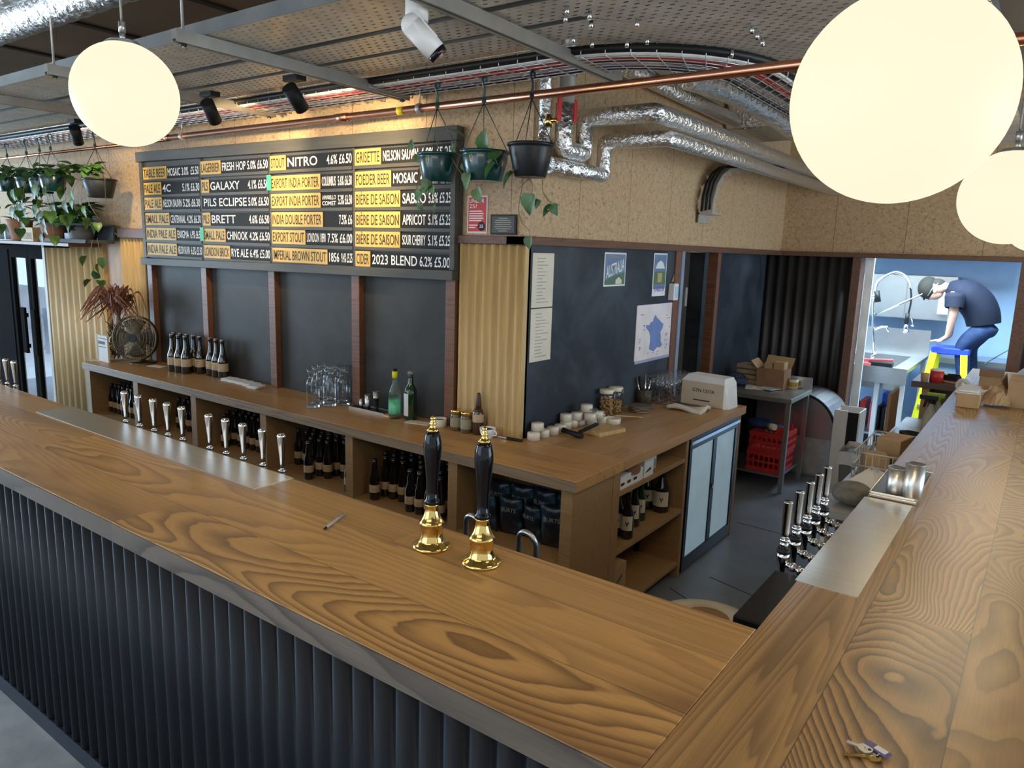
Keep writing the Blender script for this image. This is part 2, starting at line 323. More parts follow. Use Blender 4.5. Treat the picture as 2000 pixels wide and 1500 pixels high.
M_card=mat('cardboard',(.42,.27,.14),.75,var=.12,vs=9); M_carddark=mat('cardboard_brown',(.25,.145,.075),.75,var=.12,vs=9)
M_leaf=mat('leaf_green',(.045,.12,.03),.4,var=.5,vs=18); M_leafy=mat('leaf_lime',(.16,.26,.06),.42,var=.4,vs=18)
M_stem=mat('vine_stem',(.16,.12,.06),.6); M_dried=mat('dried_bracken',(.20,.075,.042),.7,var=.4,vs=25)
M_potg=mat('dark_green_pot',(.006,.045,.045),.22,var=.15,coat=.3); M_potk=mat('black_pot',(.010,.011,.013),.35,var=.1,spec=.35)
M_terra=mat('terracotta',(.36,.16,.085),.75,var=.15); M_soil=mat('soil',(.03,.02,.014),.9,var=.3,vs=60)
# ================================================================ SETTING
def floor_mat(name, c0, c1, rough, vs):
    m,nt,b=_nt(name); tc=N(nt,'ShaderNodeTexCoord'); nz=N(nt,'ShaderNodeTexNoise'); nz.inputs['Scale'].default_value=vs; nz.inputs['Detail'].default_value=6; nz.inputs['Roughness'].default_value=.65; L(nt,tc,3,nz,0)
    r=ramp(nt,[(.32,c0),(.68,c1)]); L(nt,nz,0,r,0); L(nt,r,0,b,'Base Color'); b.inputs['Roughness'].default_value=rough
    bp=N(nt,'ShaderNodeBump'); bp.inputs['Strength'].default_value=.1; bp.inputs['Distance'].default_value=.004; L(nt,nz,0,bp,'Height'); L(nt,bp,0,b,'Normal'); return m
M_conc=floor_mat('pale_concrete',(.32,.34,.35),(.52,.54,.55),.5,3.5); M_resin=floor_mat('grey_resin_floor',(.125,.148,.19),(.21,.235,.28),.32,2.2)
struct('floor',MB().box(-9,6,-7,-2.09,-.1,0),M_conc)
fl=MB().box(-9,6,-2.09,9,-.1,0); struct('floor',fl,M_resin)
sm=mat('floor_joint',(.03,.032,.036),.6)
for k,(p,q) in enumerate((((.55,2.05),(1.25,2.02)),((.75,1.0),(1.3,.85)),((.62,.7),(.9,.55)))):
    struct('trim_%d'%(k+1),MB().bar((*p,.001),(*q,.001),.006,.002),sm)
M_ceil=mat('dark_brown_ceiling',(.20,.155,.115),.7,var=.15,vs=1.5)
struct('ceiling',MB().box(-9,6,-6,9,3.4,3.5),M_ceil)
cs=mat('ceiling_joint',(.022,.016,.012),.7); n=4
for x in (-4.6,-3.4,-2.2,-1.0,.2,1.4,2.6):
    struct('trim_%d'%n,MB().box(x-.03,x+.03,-6,4,3.385,3.4),cs); n+=1
for y in (-2.6,-.9,.9):
    struct('trim_%d'%n,MB().box(-9,6,y-.05,y+.05,3.37,3.4),cs); n+=1
def corr(a0,a1,z0,z1,plane,pitch,amp,ax=0,face=-1,depth=.03,phase=0.0,sharp=0):
    """corrugated sheet running on axis ax, waves towards face*other axis"""
    m=MB(); ns=int((a1-a0)/pitch*8)+1
    def P(u,v):
        a=a0+(a1-a0)*u; t=math.sin(2*PI*(a/pitch+phase)); t = t if not sharp else (abs(math.sin(PI*(a/pitch+phase)))*2-1)
        w_=plane+face*amp*(t*.5+.5); z=z0+(z1-z0)*v
        return (a,w_,z) if ax==0 else (w_,a,z)
    m.grid(P,ns,1); q=plane-face*depth
    def Q(u,v):
        a=a0+(a1-a0)*u; z=z0+(z1-z0)*v; return (a,q,z) if ax==0 else (q,a,z)
    m.grid(Q,ns,1,False); k=ns+1; t=2*k; F=[]
    for i in range(ns): F += [(i,i+1,t+i+1,t+i),(k+i,k+i+1,t+k+i+1,t+k+i)]
    F += [(0,k,t+k,t),(k-1,2*k-1,t+2*k-1,t+k-1)]
    b=0; m.f += F; m.s += [False]*len(F)
    return m
HB=.943; BF=-.463; BX=.624; BE=1.806; HT=2.028; HTB=1.984
# back wall (menu wall) : strand board above, chalkboard, corrugated pine
struct('wall_back',MB().box(-9,0,0,.12,HT,3.4),M_osbA)
struct('wall_back_chalkboard',MB().box(-3.885,-.46,0,.12,0,HT),M_chalk)
struct('wall_back_pine',corr(-.46,0.0,0,HTB,-.012,.0553,.022,phase=.2),M_pine)
struct('wall_back_pine_left',corr(-4.25,-3.885,0,HTB-.02,-.008,.0553,.016),M_pine)
struct('wall_back_plywood',MB().box(-4.56,-4.25,0,.1,0,HT),M_ply)
struct('wall_back_pine_far',corr(-5.72,-4.56,0,1.9,-.005,.127,.03),M_pine)
struct('trim_back',MB().box(-.47,.02,-.045,0,HTB,HT),M_trim,bevel=.003)
struct('trim_back_left',MB().box(-4.25,-3.82,-.045,0,1.955,2.03),M_trim,bevel=.003)
struct('wall_back_lintel',MB().box(-9,-4.56,-.02,.1,1.9,HT),M_blackm)
# side wall: strand board over blue chalkboard, dark doorway, recessed blue panel
struct('wall_right',MB().box(-.12,0,.12,4.37,HT,3.4),M_osbB)
struct('wall_right_chalkboard',MB().box(-.12,0,.0,1.84,0,HTB),M_chalkB)
struct('wall_right_recess',MB().box(-.3,-.12,2.71,4.4,0,HTB),M_chalkB)
struct('trim_right',MB().box(-.12,.035,-.045,4.37,HTB,HT),M_trim,bevel=.003)
st=mat('steel_corner',(.35,.40,.48),.35,.6)
struct('trim_right_post',MB().box(-.1,.012,1.84,1.93,0,HTB),M_redwood)
struct('trim_right_edge',MB().box(-.1,.02,1.93,1.98,0,HTB),st)
struct('trim_right_jamb',MB().box(-.06,.02,2.64,2.71,0,HTB),M_redwood)
d2=struct('door_2',MB().box(-.20,-.16,1.98,2.50,0,HTB),mat('dark_brown_door',(.045,.035,.026),.5)); d2['label']='dark brown door standing in the side doorway'
struct('door_2_hinge',MB().box(-.16,-.152,2.44,2.48,1.55,1.7),M_galv,parent=d2)
struct('wall_right_dark_passage',MB().box(-1.2,-1.1,1.8,2.8,0,HTB),M_blackcor)
# far wall with the kitchen hatchway
struct('wall_far',MB().box(-.3,6,4.37,4.5,HT,3.4),M_osbA)
struct('wall_far_black',corr(-.12,.70,0,HTB,4.35,.0965,.035,phase=.1),M_blackcor)
struct('wall_far_black_right',corr(2.09,6,0,HTB,4.35,.0965,.035),M_blackcor)
struct('trim_far',MB().box(-.12,6,4.30,4.40,HTB,HT),M_trim,bevel=.003)
struct('trim_far_post',MB().box(.695,.765,4.28,4.5,0,HTB),M_trim)
struct('trim_far_post_right',MB().box(1.995,2.09,4.28,4.5,0,HTB),M_trim)
# kitchen
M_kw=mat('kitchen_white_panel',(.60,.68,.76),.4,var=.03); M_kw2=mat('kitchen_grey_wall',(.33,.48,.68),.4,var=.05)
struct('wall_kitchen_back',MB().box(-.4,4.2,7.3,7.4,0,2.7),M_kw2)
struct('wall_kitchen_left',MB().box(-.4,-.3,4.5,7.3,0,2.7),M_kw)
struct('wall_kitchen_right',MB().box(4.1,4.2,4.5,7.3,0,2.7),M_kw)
struct('ceiling_kitchen',MB().box(-.4,4.2,4.5,7.4,2.7,2.75),M_kw)
struct('trim_kitchen_jamb',MB().box(.77,.84,4.5,4.54,0,2.2),mat('white_jamb',(.8,.84,.84),.35))
# glazed double door at the left end
dm=mat('shop_floor_beyond',(.45,.50,.58),.35); struct('wall_left_beyond',MB().box(-24,-5.0,3.4,3.5,0,2.6),mat('pale_wall_beyond',(.42,.52,.66),.6,var=.2,vs=3))
o=struct('window_beyond',MB().box(-22,-6.6,3.38,3.4,.9,2.3),mat('bright_street_window',(.55,.72,.95),.4,emis=.55)); 
struct('floor_beyond',MB().box(-24,-9,0,5,-.1,0.0),dm)
dg=struct('door_1',MB().box(-7.2,-6.62,-.03,.05,0,1.87).box(-6.62,-5.76,-.03,.05,1.80,1.87).box(-6.62,-5.76,-.03,.05,0,.06),M_door); dg['label']='black framed glazed double door at the far left'
struct('door_leaf',MB().box(-6.62,-6.56,-.02,.03,.06,1.8).box(-6.21,-6.16,-.02,.03,.06,1.8).box(-6.56,-6.21,-.02,.03,1.72,1.8).box(-6.56,-6.21,-.02,.03,.06,.2),M_door,parent=dg)
struct('door_leaf',MB().box(-6.15,-6.09,-.02,.03,.06,1.8).box(-5.80,-5.76,-.02,.03,.06,1.8).box(-6.09,-5.8,-.02,.03,1.72,1.8).box(-6.09,-5.8,-.02,.03,.06,.2),M_door,parent=dg)
for x0,x1 in ((-6.56,-6.21),(-6.09,-5.80)): struct('pane',MB().box(x0,x1,0,.006,.2,1.72),M_thin,parent=dg)
for x in (-6.27,-6.03): struct('door_handle',MB().box(x-.045,x+.045,-.07,-.045,.75,1.22).box(x-.02,x+.02,-.05,-.02,.8,.84).box(x-.02,x+.02,-.05,-.02,1.12,1.16),M_door,parent=dg)
struct('trim_door',MB().box(-5.76,-5.71,-.04,.05,0,1.9),mat('pale_jamb',(.45,.42,.37),.5))
struct('wall_left',MB().box(-9,-7.2,-.03,.1,0,1.9),M_door)
tb=thing('table','grey steel table seen through the glazed door','table',(-7.2,1.6,0))
obj('tabletop',MB().box(-8.2,-6.6,1.2,2.0,.95,1.0),M_galv,tb)
for x in (-8.1,-6.7):
    for y in (1.25,1.95): obj('leg',MB().box(x-.02,x+.02,y-.02,y+.02,0,.95),M_galv,tb)
obj('shelf',MB().box(-8.2,-6.6,1.2,2.0,.45,.48),M_galv,tb)
for i,(x,z) in enumerate(((-8.4,1.52),(-7.55,1.5))):
    tag(obj('wall_sign',MB().box(x,x+.34,3.3,3.38,z,z+.3),M_redp),('wider','narrower')[i]+' red sign beyond the glazed door, '+('left','right')[i]+' of the pair','sign')
# ================================================================ BAR COUNTERS
HC=1.10; FY0=-2.185; FY1=-1.557; RX0=1.776; RX1=2.62; RY1=4.0
t=thing('bar_counter','long bar with elm top over dark navy corrugated front','bar counter',(-2,-1.9,0))
obj('countertop',MB().box(-5.2,RX0,FY0,FY1,HC-.062,HC),M_top,t,bevel=.003)
obj('shaded_front_edge',MB().box(-5.2,RX0,FY0-.004,FY0-.0005,HC-.061,HC-.002),M_edge,t)['label']='front edge of the countertop, shade put into its grey brown colour'  # thin slab, darkened in colour for the shaded front face
obj('front_panel',corr(-5.2,RX0-.002,.075,HC-.062,-2.115,.0717,.022,sharp=1,depth=.03),M_navy,t)
obj('kick_board',MB().box(-5.2,RX0-.002,-2.135,-2.085,0,.075),mat('navy_kick_board',(.02,.03,.045),.45),t)
obj('carcass',MB().box(-5.15,RX0-.1,-2.08,-1.60,.02,HC-.063),M_black,t)
t2=thing('bar_counter','right hand bar return with swirling elm grain top','bar counter',(2.2,0,0))
obj('countertop',MB().box(RX0,RX1,FY0,RY1,HC-.062,HC),M_topR,t2,bevel=.003)
obj('carcass',MB().box(1.86,2.5,-2.08,RY1-.05,.02,HC-.063),M_black,t2)
obj('front_panel',corr(RX0,RX1,.075,HC-.062,-2.115,.0717,.022,sharp=1,depth=.03),M_navy,t2)
obj('kick_board',MB().box(RX0,RX1,-2.135,-2.085,0,.075),M_black,t2)
fp=thing('counter_flap','dark edged counter flap at the far end of the bar','counter',(1.62,3,0))
obj('flap_top',MB().box(1.48,RX0-.002,2.86,3.3,HC-.045,HC),mat('dark_edge_wood',(.10,.055,.035),.4),fp)
obj('flap_panel',MB().box(1.55,1.6,2.9,3.25,0,HC-.045),M_oak,fp); obj('flap_panel',MB().box(1.6,RX0-.01,3.2,3.24,0,HC-.045),M_oak,fp)
# steel inset plates
def tagged(name,mb,m,label,cat,group=None,**k): return tag(obj(name,mb,m,**k),label,cat,group)
tagged('drip_plate',MB().box(-1.72,.057,-1.722,-1.553,HC,HC+.002),M_steel,'long brushed steel plate let into the front bar before the taps','steel plate')
tagged('drip_plate',MB().box(RX0-.004,1.930,-1.225,-.32,HC,HC+.002),M_steel,'brushed steel plate let into the bar return by the tall taps','steel plate')
# black ledge in the inner corner
tagged('corner_ledge',MB().box(1.69,RX0-.002,-1.47,-1.12,HC-.12,HC-.03),M_blackm,'black steel ledge under the inner corner of the bar','ledge',bevel=.004)
# ================================================================ BACK BAR
bb=thing('back_bar','long oak back bar with open shelf bays of bottles','back bar',(-1.7,-.23,0))
obj('worktop',MB().prism([(-4.102,BF),(BX,BF),(BX,0.0),(-4.102,0.0)],2,HB-.055,HB),M_back,bb,bevel=.003)
obj('shaded_front_edge',MB().box(-4.1,BX,BF-.0035,BF-.0005,HB-.054,HB-.002),M_edgeB,bb)  # thin slab whose darker colour stands for shade on the worktop front
obj('back_panel',MB().box(-4.1,.52,-.03,-.02,.06,HB-.055),M_oak,bb)
for a,b_ in ((-4.10,-4.03),(-3.335,-3.265),(-2.54,-2.475),(-1.74,-1.678),(-.935,-.872),(-.152,-.09)):
    obj('upright',MB().box(a,b_,BF+.02,-.03,0,HB-.056),M_oak,bb,bevel=.002)
edges=[-4.03,-3.335,-3.265,-2.54,-2.475,-1.74,-1.678,-.935,-.872,-.152,-.09,.535]
for k in range(6):
    obj('shelf',MB().box(edges[2*k],edges[2*k+1],BF+.025,-.03,.498,.52),M_oak,bb,bevel=.001)
    obj('shelf',MB().box(edges[2*k],edges[2*k+1],BF+.025,-.03,.08,.10),M_oak,bb)
obj('end_panel',MB().box(.535,.598,BF+.02,-.06,0,HB-.056),M_oak,bb,bevel=.002)
br=thing('back_bar_return','oak back bar return with three open shelves beside the cooler','back bar',(.3,.9,0))
obj('worktop',MB().box(0.0,BX,0.002,BE,HB-.055,HB),M_backR,br,bevel=.003)
obj('upright',MB().box(.03,.598,.001,.02,0,HB-.056),M_oak,br,bevel=.002)
obj('end_post',MB().box(.535,.6,-.06,-.001,0,HB-.056),M_oak,bb,bevel=.002)
obj('upright',MB().box(.03,.598,.85,.885,0,HB-.056),M_oak,br,bevel=.002)
obj('upright',MB().box(.03,.598,BE-.05,BE-.012,0,HB-.056),M_oak,br,bevel=.002)
for z in (.765,.445,.105): obj('shelf',MB().box(.03,.596,.02,.85,z-.025,z),M_oak,br,bevel=.002)
obj('back_panel',MB().box(.02,.03,.01,BE-.05,.03,HB-.056),M_oak,br)
obj('shelf_batten',MB().box(.30,.335,.835,.849,.105,HB-.06),M_black,br)
# bottle cooler
fr=thing('bottle_cooler','black under counter bottle cooler with two frosted sliding doors','fridge',(.35,1.32,0))
obj('cabinet',MB().box(.06,.57,.90,1.745,0.0,.875),M_black,fr,bevel=.003)
obj('door_frame',MB().box(.57,.60,.905,1.74,.80,.872).box(.57,.60,.905,1.74,.02,.10).box(.57,.60,.905,.945,.1,.8).box(.57,.60,1.70,1.74,.1,.8).box(.57,.598,1.30,1.36,.1,.8),M_gloss,fr,bevel=.002)
obj('top_rail',MB().box(.60,.612,.905,1.74,.835,.855),M_chrome,fr)
frost=mat('frosted_lit_glass',(.42,.60,.72),.35,var=.12,vs=5,emis=.16)
for k,(a,b_) in enumerate(((.945,1.30),(1.36,1.70))):
    q=obj('sliding_door',MB().box(.575,.590,a,b_,.10,.80),frost,fr)
    obj('door_handle',MB().cyl((.598,(1.325,1.335)[k],.47+.01*k),(.606,(1.325,1.335)[k],.47+.01*k),.008),M_chrome,q)
obj('kick_plate',MB().box(.57,.58,.905,1.74,.0,.02),M_steelB,fr)
# red battens on the chalkboard
xs=[-3.75,-2.965,-2.135,-1.285,-.50]
for k,x in enumerate(xs):
    tagged('wall_batten',MB().box(x-.035,x+.035,-.045,0,HB,1.80),M_redwood,ORD[k]+' red-brown timber batten from the left below the menu board','batten',group=None,bevel=.003)
# ================================================================ MENU BOARD
mb_=thing('menu_board','large charcoal menu board with four columns of yellow beer names','menu board',(-2.1,-.06,2.2))
X0,X1=-3.805,-.455
def edge_t(x): return 2.628+(2.603-2.628)*(x+3.79)/3.37
def edge_b(x): return 1.744+(1.779-1.744)*(x+3.79)/3.33
def rail(a,b,za,zb,zc,zd,y0,y1): return MB().hexa([(a,y0,za),(b,y0,zb),(b,y1,zb),(a,y1,za)],[(a,y0,zc),(b,y0,zd),(b,y1,zd),(a,y1,zc)])
obj('backing',MB().prism([(X0,edge_b(X0)),(X1,edge_b(X1)),(X1,edge_t(X1)),(X0,edge_t(X0))],1,-.035,-.002),M_frame,mb_)
obj('top_rail',rail(X0-.01,X1+.01,edge_t(X0)-.075,edge_t(X1)-.075,edge_t(X0),edge_t(X1),-.075,-.036),M_frame,mb_,bevel=.003)
obj('bottom_rail',rail(X0,X1,edge_b(X0),edge_b(X1),edge_b(X0)+.055,edge_b(X1)+.055,-.085,-.036),M_frame,mb_,bevel=.003)
obj('side_rail',MB().box(X0,X0+.045,-.056,-.036,edge_b(X0)+.056,edge_t(X0)-.076),M_frame,mb_,bevel=.002)
obj('side_rail',MB().box(X1-.035,X1,-.07,-.036,edge_b(X1)+.056,edge_t(X1)-.076),M_frame,mb_,bevel=.002)
CX=[(-3.755,-2.955),(-2.935,-2.125),(-2.105,-1.295),(-1.275,-.495)]
for a in (-2.945,-2.115,-1.285): obj('mullion',MB().box(a-.009,a+.007,-.049,-.036,1.82,2.545),M_frame,mb_,bevel=.002)
ZR=[2.43,2.30,2.185,2.065,1.95,1.83]; RH=.088
MENU=[[('TABLE BEER',.36,'MOSAIC','3.0%  £5.50'),('PALE ALE',.27,'4C','5.1% £6.30'),('PALE ALE',.27,'NELSON SAUVIN','5.2% £6.30'),('SMALL PALE',.37,'CENTENNIAL','4.2% £6.30'),('INDIA PALE ALE',.46,'ENIGMA','6.9% £6.50'),('INDIA PALE ALE',.46,'NELSON SAUVIN','6.5% £5.50')],
 [('LAGERBIER',.26,'FRESH HOP','5.0% £6.50'),('PILS',.10,'GALAXY','4.1% £6.50'),('',0,'PILS ECLIPSE','5.0% £6.50'),('PILS',.10,'BRETT','4.6% £6.50'),('SMALL PALE',.29,'CHINOOK','4.2% £6.50'),('LONDON BRICK',.34,'RYE ALE','6.4% £5.00')],
 [('STOUT',.17,'NITRO','4.6% £6.50'),('EXPORT INDIA PORTER',.52,'COLUMBUS','5.6% £6.50'),('EXPORT INDIA PORTER',.52,'AMARILLO\nCOMET','5.3% £6.50'),('INDIA DOUBLE PORTER',.54,'','7.5% £6'),('EXPORT STOUT',.36,'LONDON 1890','7.5% £6.00'),('IMPERIAL BROWN STOUT',.60,'1856','9.4% £5.25')],
 [('GRISETTE',.24,'NELSON SAUVIN','4.0% £5.25'),('FOEDER BEER',.33,'MOSAIC','4.8% £5.25'),('BIÈRE DE SAISON',.41,'SABRO','5.8% £5.25'),('BIÈRE DE SAISON',.41,'APRICOT','5.1% £5.25'),('BIÈRE DE SAISON',.41,'SOUR CHERRY','5.1% £5.25'),('CIDER',.14,'2023 BLEND','6.2% £5.00')]]
UX=Vector((1,0,0)); UZ=Vector((0,0,1))
for ci,(a,b) in enumerate(CX):
    for ri in range(6):
        z=ZR[ri]-(.012 if ci==0 and ri==0 else 0); nm,fw,kind,pr=MENU[ci][ri]; wd=b-a
        s=obj('beer_strip',MB().box(a,b,-.046,-.037,z,z+RH),M_strip,mb_)
        obj('slat_ledge',MB().box(a,b,-.056,-.037,z-.022,z-.002),M_frame,mb_)
        nw=min(fw/.83*wd,.70*wd)
        if nm:
            tg=obj('name_card',MB().box(a+.002,a+nw,-.051,-.0465,z-.004,z+RH+.004),M_yellow,mb_)
            letters('lettering',nm,M_ink,tg,(a+.012,-.0512,z+.012),UX,UZ,nw-.022,RH-(.024 if 'È' not in nm else .010))
        x0=a+nw+.015 if nm else a+.02
        pw=.23 if wd-nw>.45 else .42*(wd-nw)
        if ci==2 and ri==3: pw=.12
        avail=b-x0-pw-.03
        if '\n' in kind:
            for j,wd_ in enumerate(kind.split('\n')): letters('chalk_lettering',wd_,M_chalkw,s,(x0,-.0465,z+(.048,.012)[j]),UX,UZ,min(avail,.03*len(wd_)),.026)
        elif kind: letters('chalk_lettering',kind,M_chalkw,s,(x0,-.0465,z+.016),UX,UZ,min(avail,.060*len(kind.split('\n')[0])),RH-.03)
        letters('chalk_lettering',pr,M_chalkw,s,(b-pw-.01,-.0465,z+.016),UX,UZ,pw,RH-.03)
for x,z in ((-2.115,2.30),(-2.945,1.95)): obj('green_sticker',MB().prism([(x-.022,z),(x+.022,z),(x+.022,z+.1),(x-.022,z+.1)],1,-.058,-.0532),M_green,mb_)
# ================================================================ POSTERS
def poster(name,label,cat,wall,a0,a1,z0,z1,m,off=.003):
    if wall=='A': mbx=MB().box(a0,a1,-off-.002,-off*.5,z0,z1)
    else: mbx=MB().box(off*.5,off+.002,a0,a1,z0,z1)
    return tag(obj(name,mbx,m),label,cat)
p=poster('age_poster','red and white age check poster on the strand board','poster','A',-.42,-.28,2.04,2.24,M_wpaper)
obj('red_field',MB().box(-.412,-.288,-.0062,-.0052,2.05,2.232),M_redp,p)
letters('lettering','UNDER',M_chalkw,p,(-.405,-.0066,2.202),UX,UZ,.105,.022); letters('lettering','25?',M_chalkw,p,(-.405,-.0066,2.174),UX,UZ,.055,.022)
for k in range(7): obj('text_line',MB().box(-.405,-.405+(.09,.1,.095,.1,.085,.06,.045)[k],-.0068,-.0063,2.155-k*.0125-(.012 if k>4 else 0),2.161-k*.0125-(.012 if k>4 else 0)),M_chalkw,p)
o=obj('badge',MB().cyl((-.318,-.0062,2.078),(-.318,-.0078,2.078),.025,n=24),M_black,p); letters('lettering','25',M_chalkw,o,(-.332,-.0080,2.070),UX,UZ,.028,.017)
p=poster('licence_plaque','small black framed plaque beside the red poster','plaque','A',-.25,-.08,2.035,2.14,M_black,.012)
obj('panel',MB().box(-.24,-.09,-.0155,-.0145,2.045,2.13),mat('plaque_panel',(.045,.043,.036),.4),p)
for k in range(7): obj('text_line',MB().box(-.165-(.03,.05,.055,.05,.058,.05,.03)[k],-.165+(.03,.05,.055,.05,.058,.05,.03)[k],-.0165,-.0156,2.118-k*.011,2.122-k*.011),mat('plaque_text',(.35,.33,.27),.6) if k==0 else bpy.data.materials['plaque_text'],p)
UY=Vector((0,1,0))
lm=mat('grey_print',(.30,.28,.25),.7)
for k,(z0,z1,nm) in enumerate(((1.655,1.945,'upper'),(1.36,1.648,'lower'))):
    p=poster('notice_sheet',nm+' cream sheet of printed notes at the corner of the blue wall','notice','B',.03,.235,z0,z1,M_paper)
    for j in range(14): obj('text_line',MB().box(.005,.0056,.075,.075+random.uniform(.05,.13),z1-.03-j*.018,z1-.026-j*.018),lm,p)
p=poster('hop_poster','AUSTRALIA hop poster high on the blue wall','poster','B',.80,1.08,1.752,1.96,M_wpaper)
obj('picture',MB().box(.005,.0056,.81,1.07,1.762,1.95),mat('print_blue',(.14,.22,.36),.6),p)
obj('picture_ground',MB().prism([(.81,1.762),(1.07,1.762),(1.07,1.84),(.81,1.79)],0,.0056,.0062),mat('print_green',(.09,.17,.10),.6),p)
obj('picture_hut',MB().prism([(.95,1.765),(1.03,1.765),(1.03,1.79),(.99,1.81),(.95,1.79)],0,.0062,.0066),M_paper,p)
letters('lettering','AUSTRALIA',M_chalkw,p,(.0068,.825,1.80),(0,1,.22),UZ,.235,.075,lift=.0005); letters('lettering','HOP Bounty',M_yellow,p,(.0068,.83,1.925),UY,UZ,.15,.016,lift=.0005)
p=poster('hop_poster','tall YAKIMA hop poster beside the doorway','poster','B',1.49,1.70,1.67,1.965,M_wpaper)
obj('picture',MB().box(.005,.0056,1.50,1.69,1.72,1.955),bpy.data.materials['print_blue'],p)
obj('picture_ground',MB().box(.0056,.006,1.50,1.69,1.75,1.84),bpy.data.materials['print_green'],p)
obj('picture_hill',MB().prism([(1.52,1.86),(1.67,1.86),(1.64,1.90),(1.60,1.915),(1.55,1.90)],0,.0056,.006),M_wpaper,p)
obj('picture_mug',MB().box(.006,.0066,1.56,1.63,1.765,1.83),mat('print_ochre',(.45,.33,.15),.6),p)
letters('lettering','YAKIMA',mat('print_violet',(.24,.17,.5),.6),p,(.0068,1.51,1.70),UY,UZ,.17,.045,lift=.0005)
p=poster('map_poster','white poster with blue map of France near the doorway','poster','B',1.28,1.855,1.235,1.615,mat('map_paper',(.72,.66,.66),.8))
fr_=[(.50,.98),(.58,.90),(.70,.84),(.83,.76),(.97,.70),(.93,.58),(.82,.48),(.86,.38),(.88,.22),(.97,.12),(.86,.05),(.72,.08),(.64,.05),(.52,-.02),(.38,.02),(.26,.06),(.29,.25),(.28,.42),(.20,.55),(.03,.66),(.05,.73),(.20,.72),(.27,.80),(.38,.80),(.42,.90)]
obj('map_shape',MB().prism([(1.42+.30*u,1.285+.26*v) for u,v in fr_],0,.005,.0058),mat('map_blue',(.16,.23,.48),.7),p)
for k in range(26):
    q=random.choice(('l','r','t')); yy={'l':random.uniform(1.33,1.41),'r':random.uniform(1.73,1.81),'t':random.uniform(1.4,1.75)}[q]; zz=random.uniform(1.28,1.56) if q!='t' else random.uniform(1.25,1.28)
    obj('map_note',MB().box(.005,.0056,yy,yy+.022,zz,zz+.006),bpy.data.materials['map_blue'],p)
obj('lower_fold',MB().box(.004,.007,1.285,1.85,1.215,1.235),mat('map_fold',(.35,.36,.52),.7),p)
o=tag(obj('wall_thermostat',MB().box(.001,.05,1.76,1.835,1.635,1.755),M_white,bevel=.006),'small white box with pale screen on the doorway post','control box'); obj('screen',MB().box(.05,.052,1.772,1.826,1.65,1.735),mat('pale_screen',(.45,.6,.78),.3),o)
tag(obj('wall_sign',MB().prism([(1.80,1.765),(1.86,1.765),(1.855,1.84)],0,.003,.006),mat('brown_tag',(.30,.19,.09),.6)),'brown paper tag above the white box on the doorway post','tag')
# ================================================================ CEILING SERVICES
# copper pipe
cp=[at(330,270,1,-.2)]; zc=2.678
pp=tag(obj('copper_pipe',MB().cyl((-3.1,-.2,zc),(6,-.2,zc),.021,n=20).lathe([(.021,-.03),(.0245,-.028),(.0245,.028),(.021,.03)],(-3.1,-.2,zc),20,axis=0).lathe([(.021,-.05),(.0245,-.048),(.0245,.048),(.021,.05)],(-1.21,-.2,zc),20,axis=0).cyl((-9,-.2,zc-.012),(-3.09,-.2,zc-.012),.012,n=14),M_copper),'long copper pipe running under the cable basket','pipe')
tag(obj('pipe_label',MB().lathe([(.0216,-.022),(.0222,-.022),(.0222,.022),(.0216,.022)],(-.735,-.2,zc),20,axis=0),mat('yellow_tape',(.75,.55,.02),.5)),'yellow label tape wrapped round the copper pipe','label')
for k,x in enumerate((-.60,-2.9)):
    g=thing('pipe_clamp',('steel pipe clamp holding the copper pipe above the menu board','steel pipe clamp holding the copper pipe behind the left globe')[k],'clamp',(x,-.2,zc)); obj('ring',MB().lathe([(.0225,-.012),(.027,-.012),(.027,.012),(.0225,.012)],(x,-.2,zc),20,axis=0),M_galv,g); obj('hanger_rod',MB().cyl((x,-.2,zc+.027),(x,-.2,2.80),.004,n=8),M_galv,g)
# struts with hanger rods
M_strut=mat('strut_steel',(.30,.28,.25),.42,.6,var=.15)
SX=[-3.15,-1.95,-.77,.445]
for k,x in enumerate(SX):
    g=thing('strut_channel',ORD[k]+' steel strut from the left under the cable trays','strut',(x,-.8,2.78))
    y1=-.12 if x<0 else .05
    obj('channel',MB().box(x-.021,x+.021,-1.46,y1,2.757,2.795).box(x-.021,x-.012,-1.46,y1,2.745,2.757).box(x+.012,x+.021,-1.46,y1,2.745,2.757),M_strut,g)
    for y in (-1.42,y1-.04):
        obj('hanger_rod',MB().cyl((x,y,2.73),(x,y,3.4),.006,n=8),M_galv,g); obj('nut',MB().cyl((x,y,2.735),(x,y,2.75),.013,n=6),M_black,g)
M_flange=mat('tray_flange_steel',(.20,.205,.20),.4,.6,var=.15)
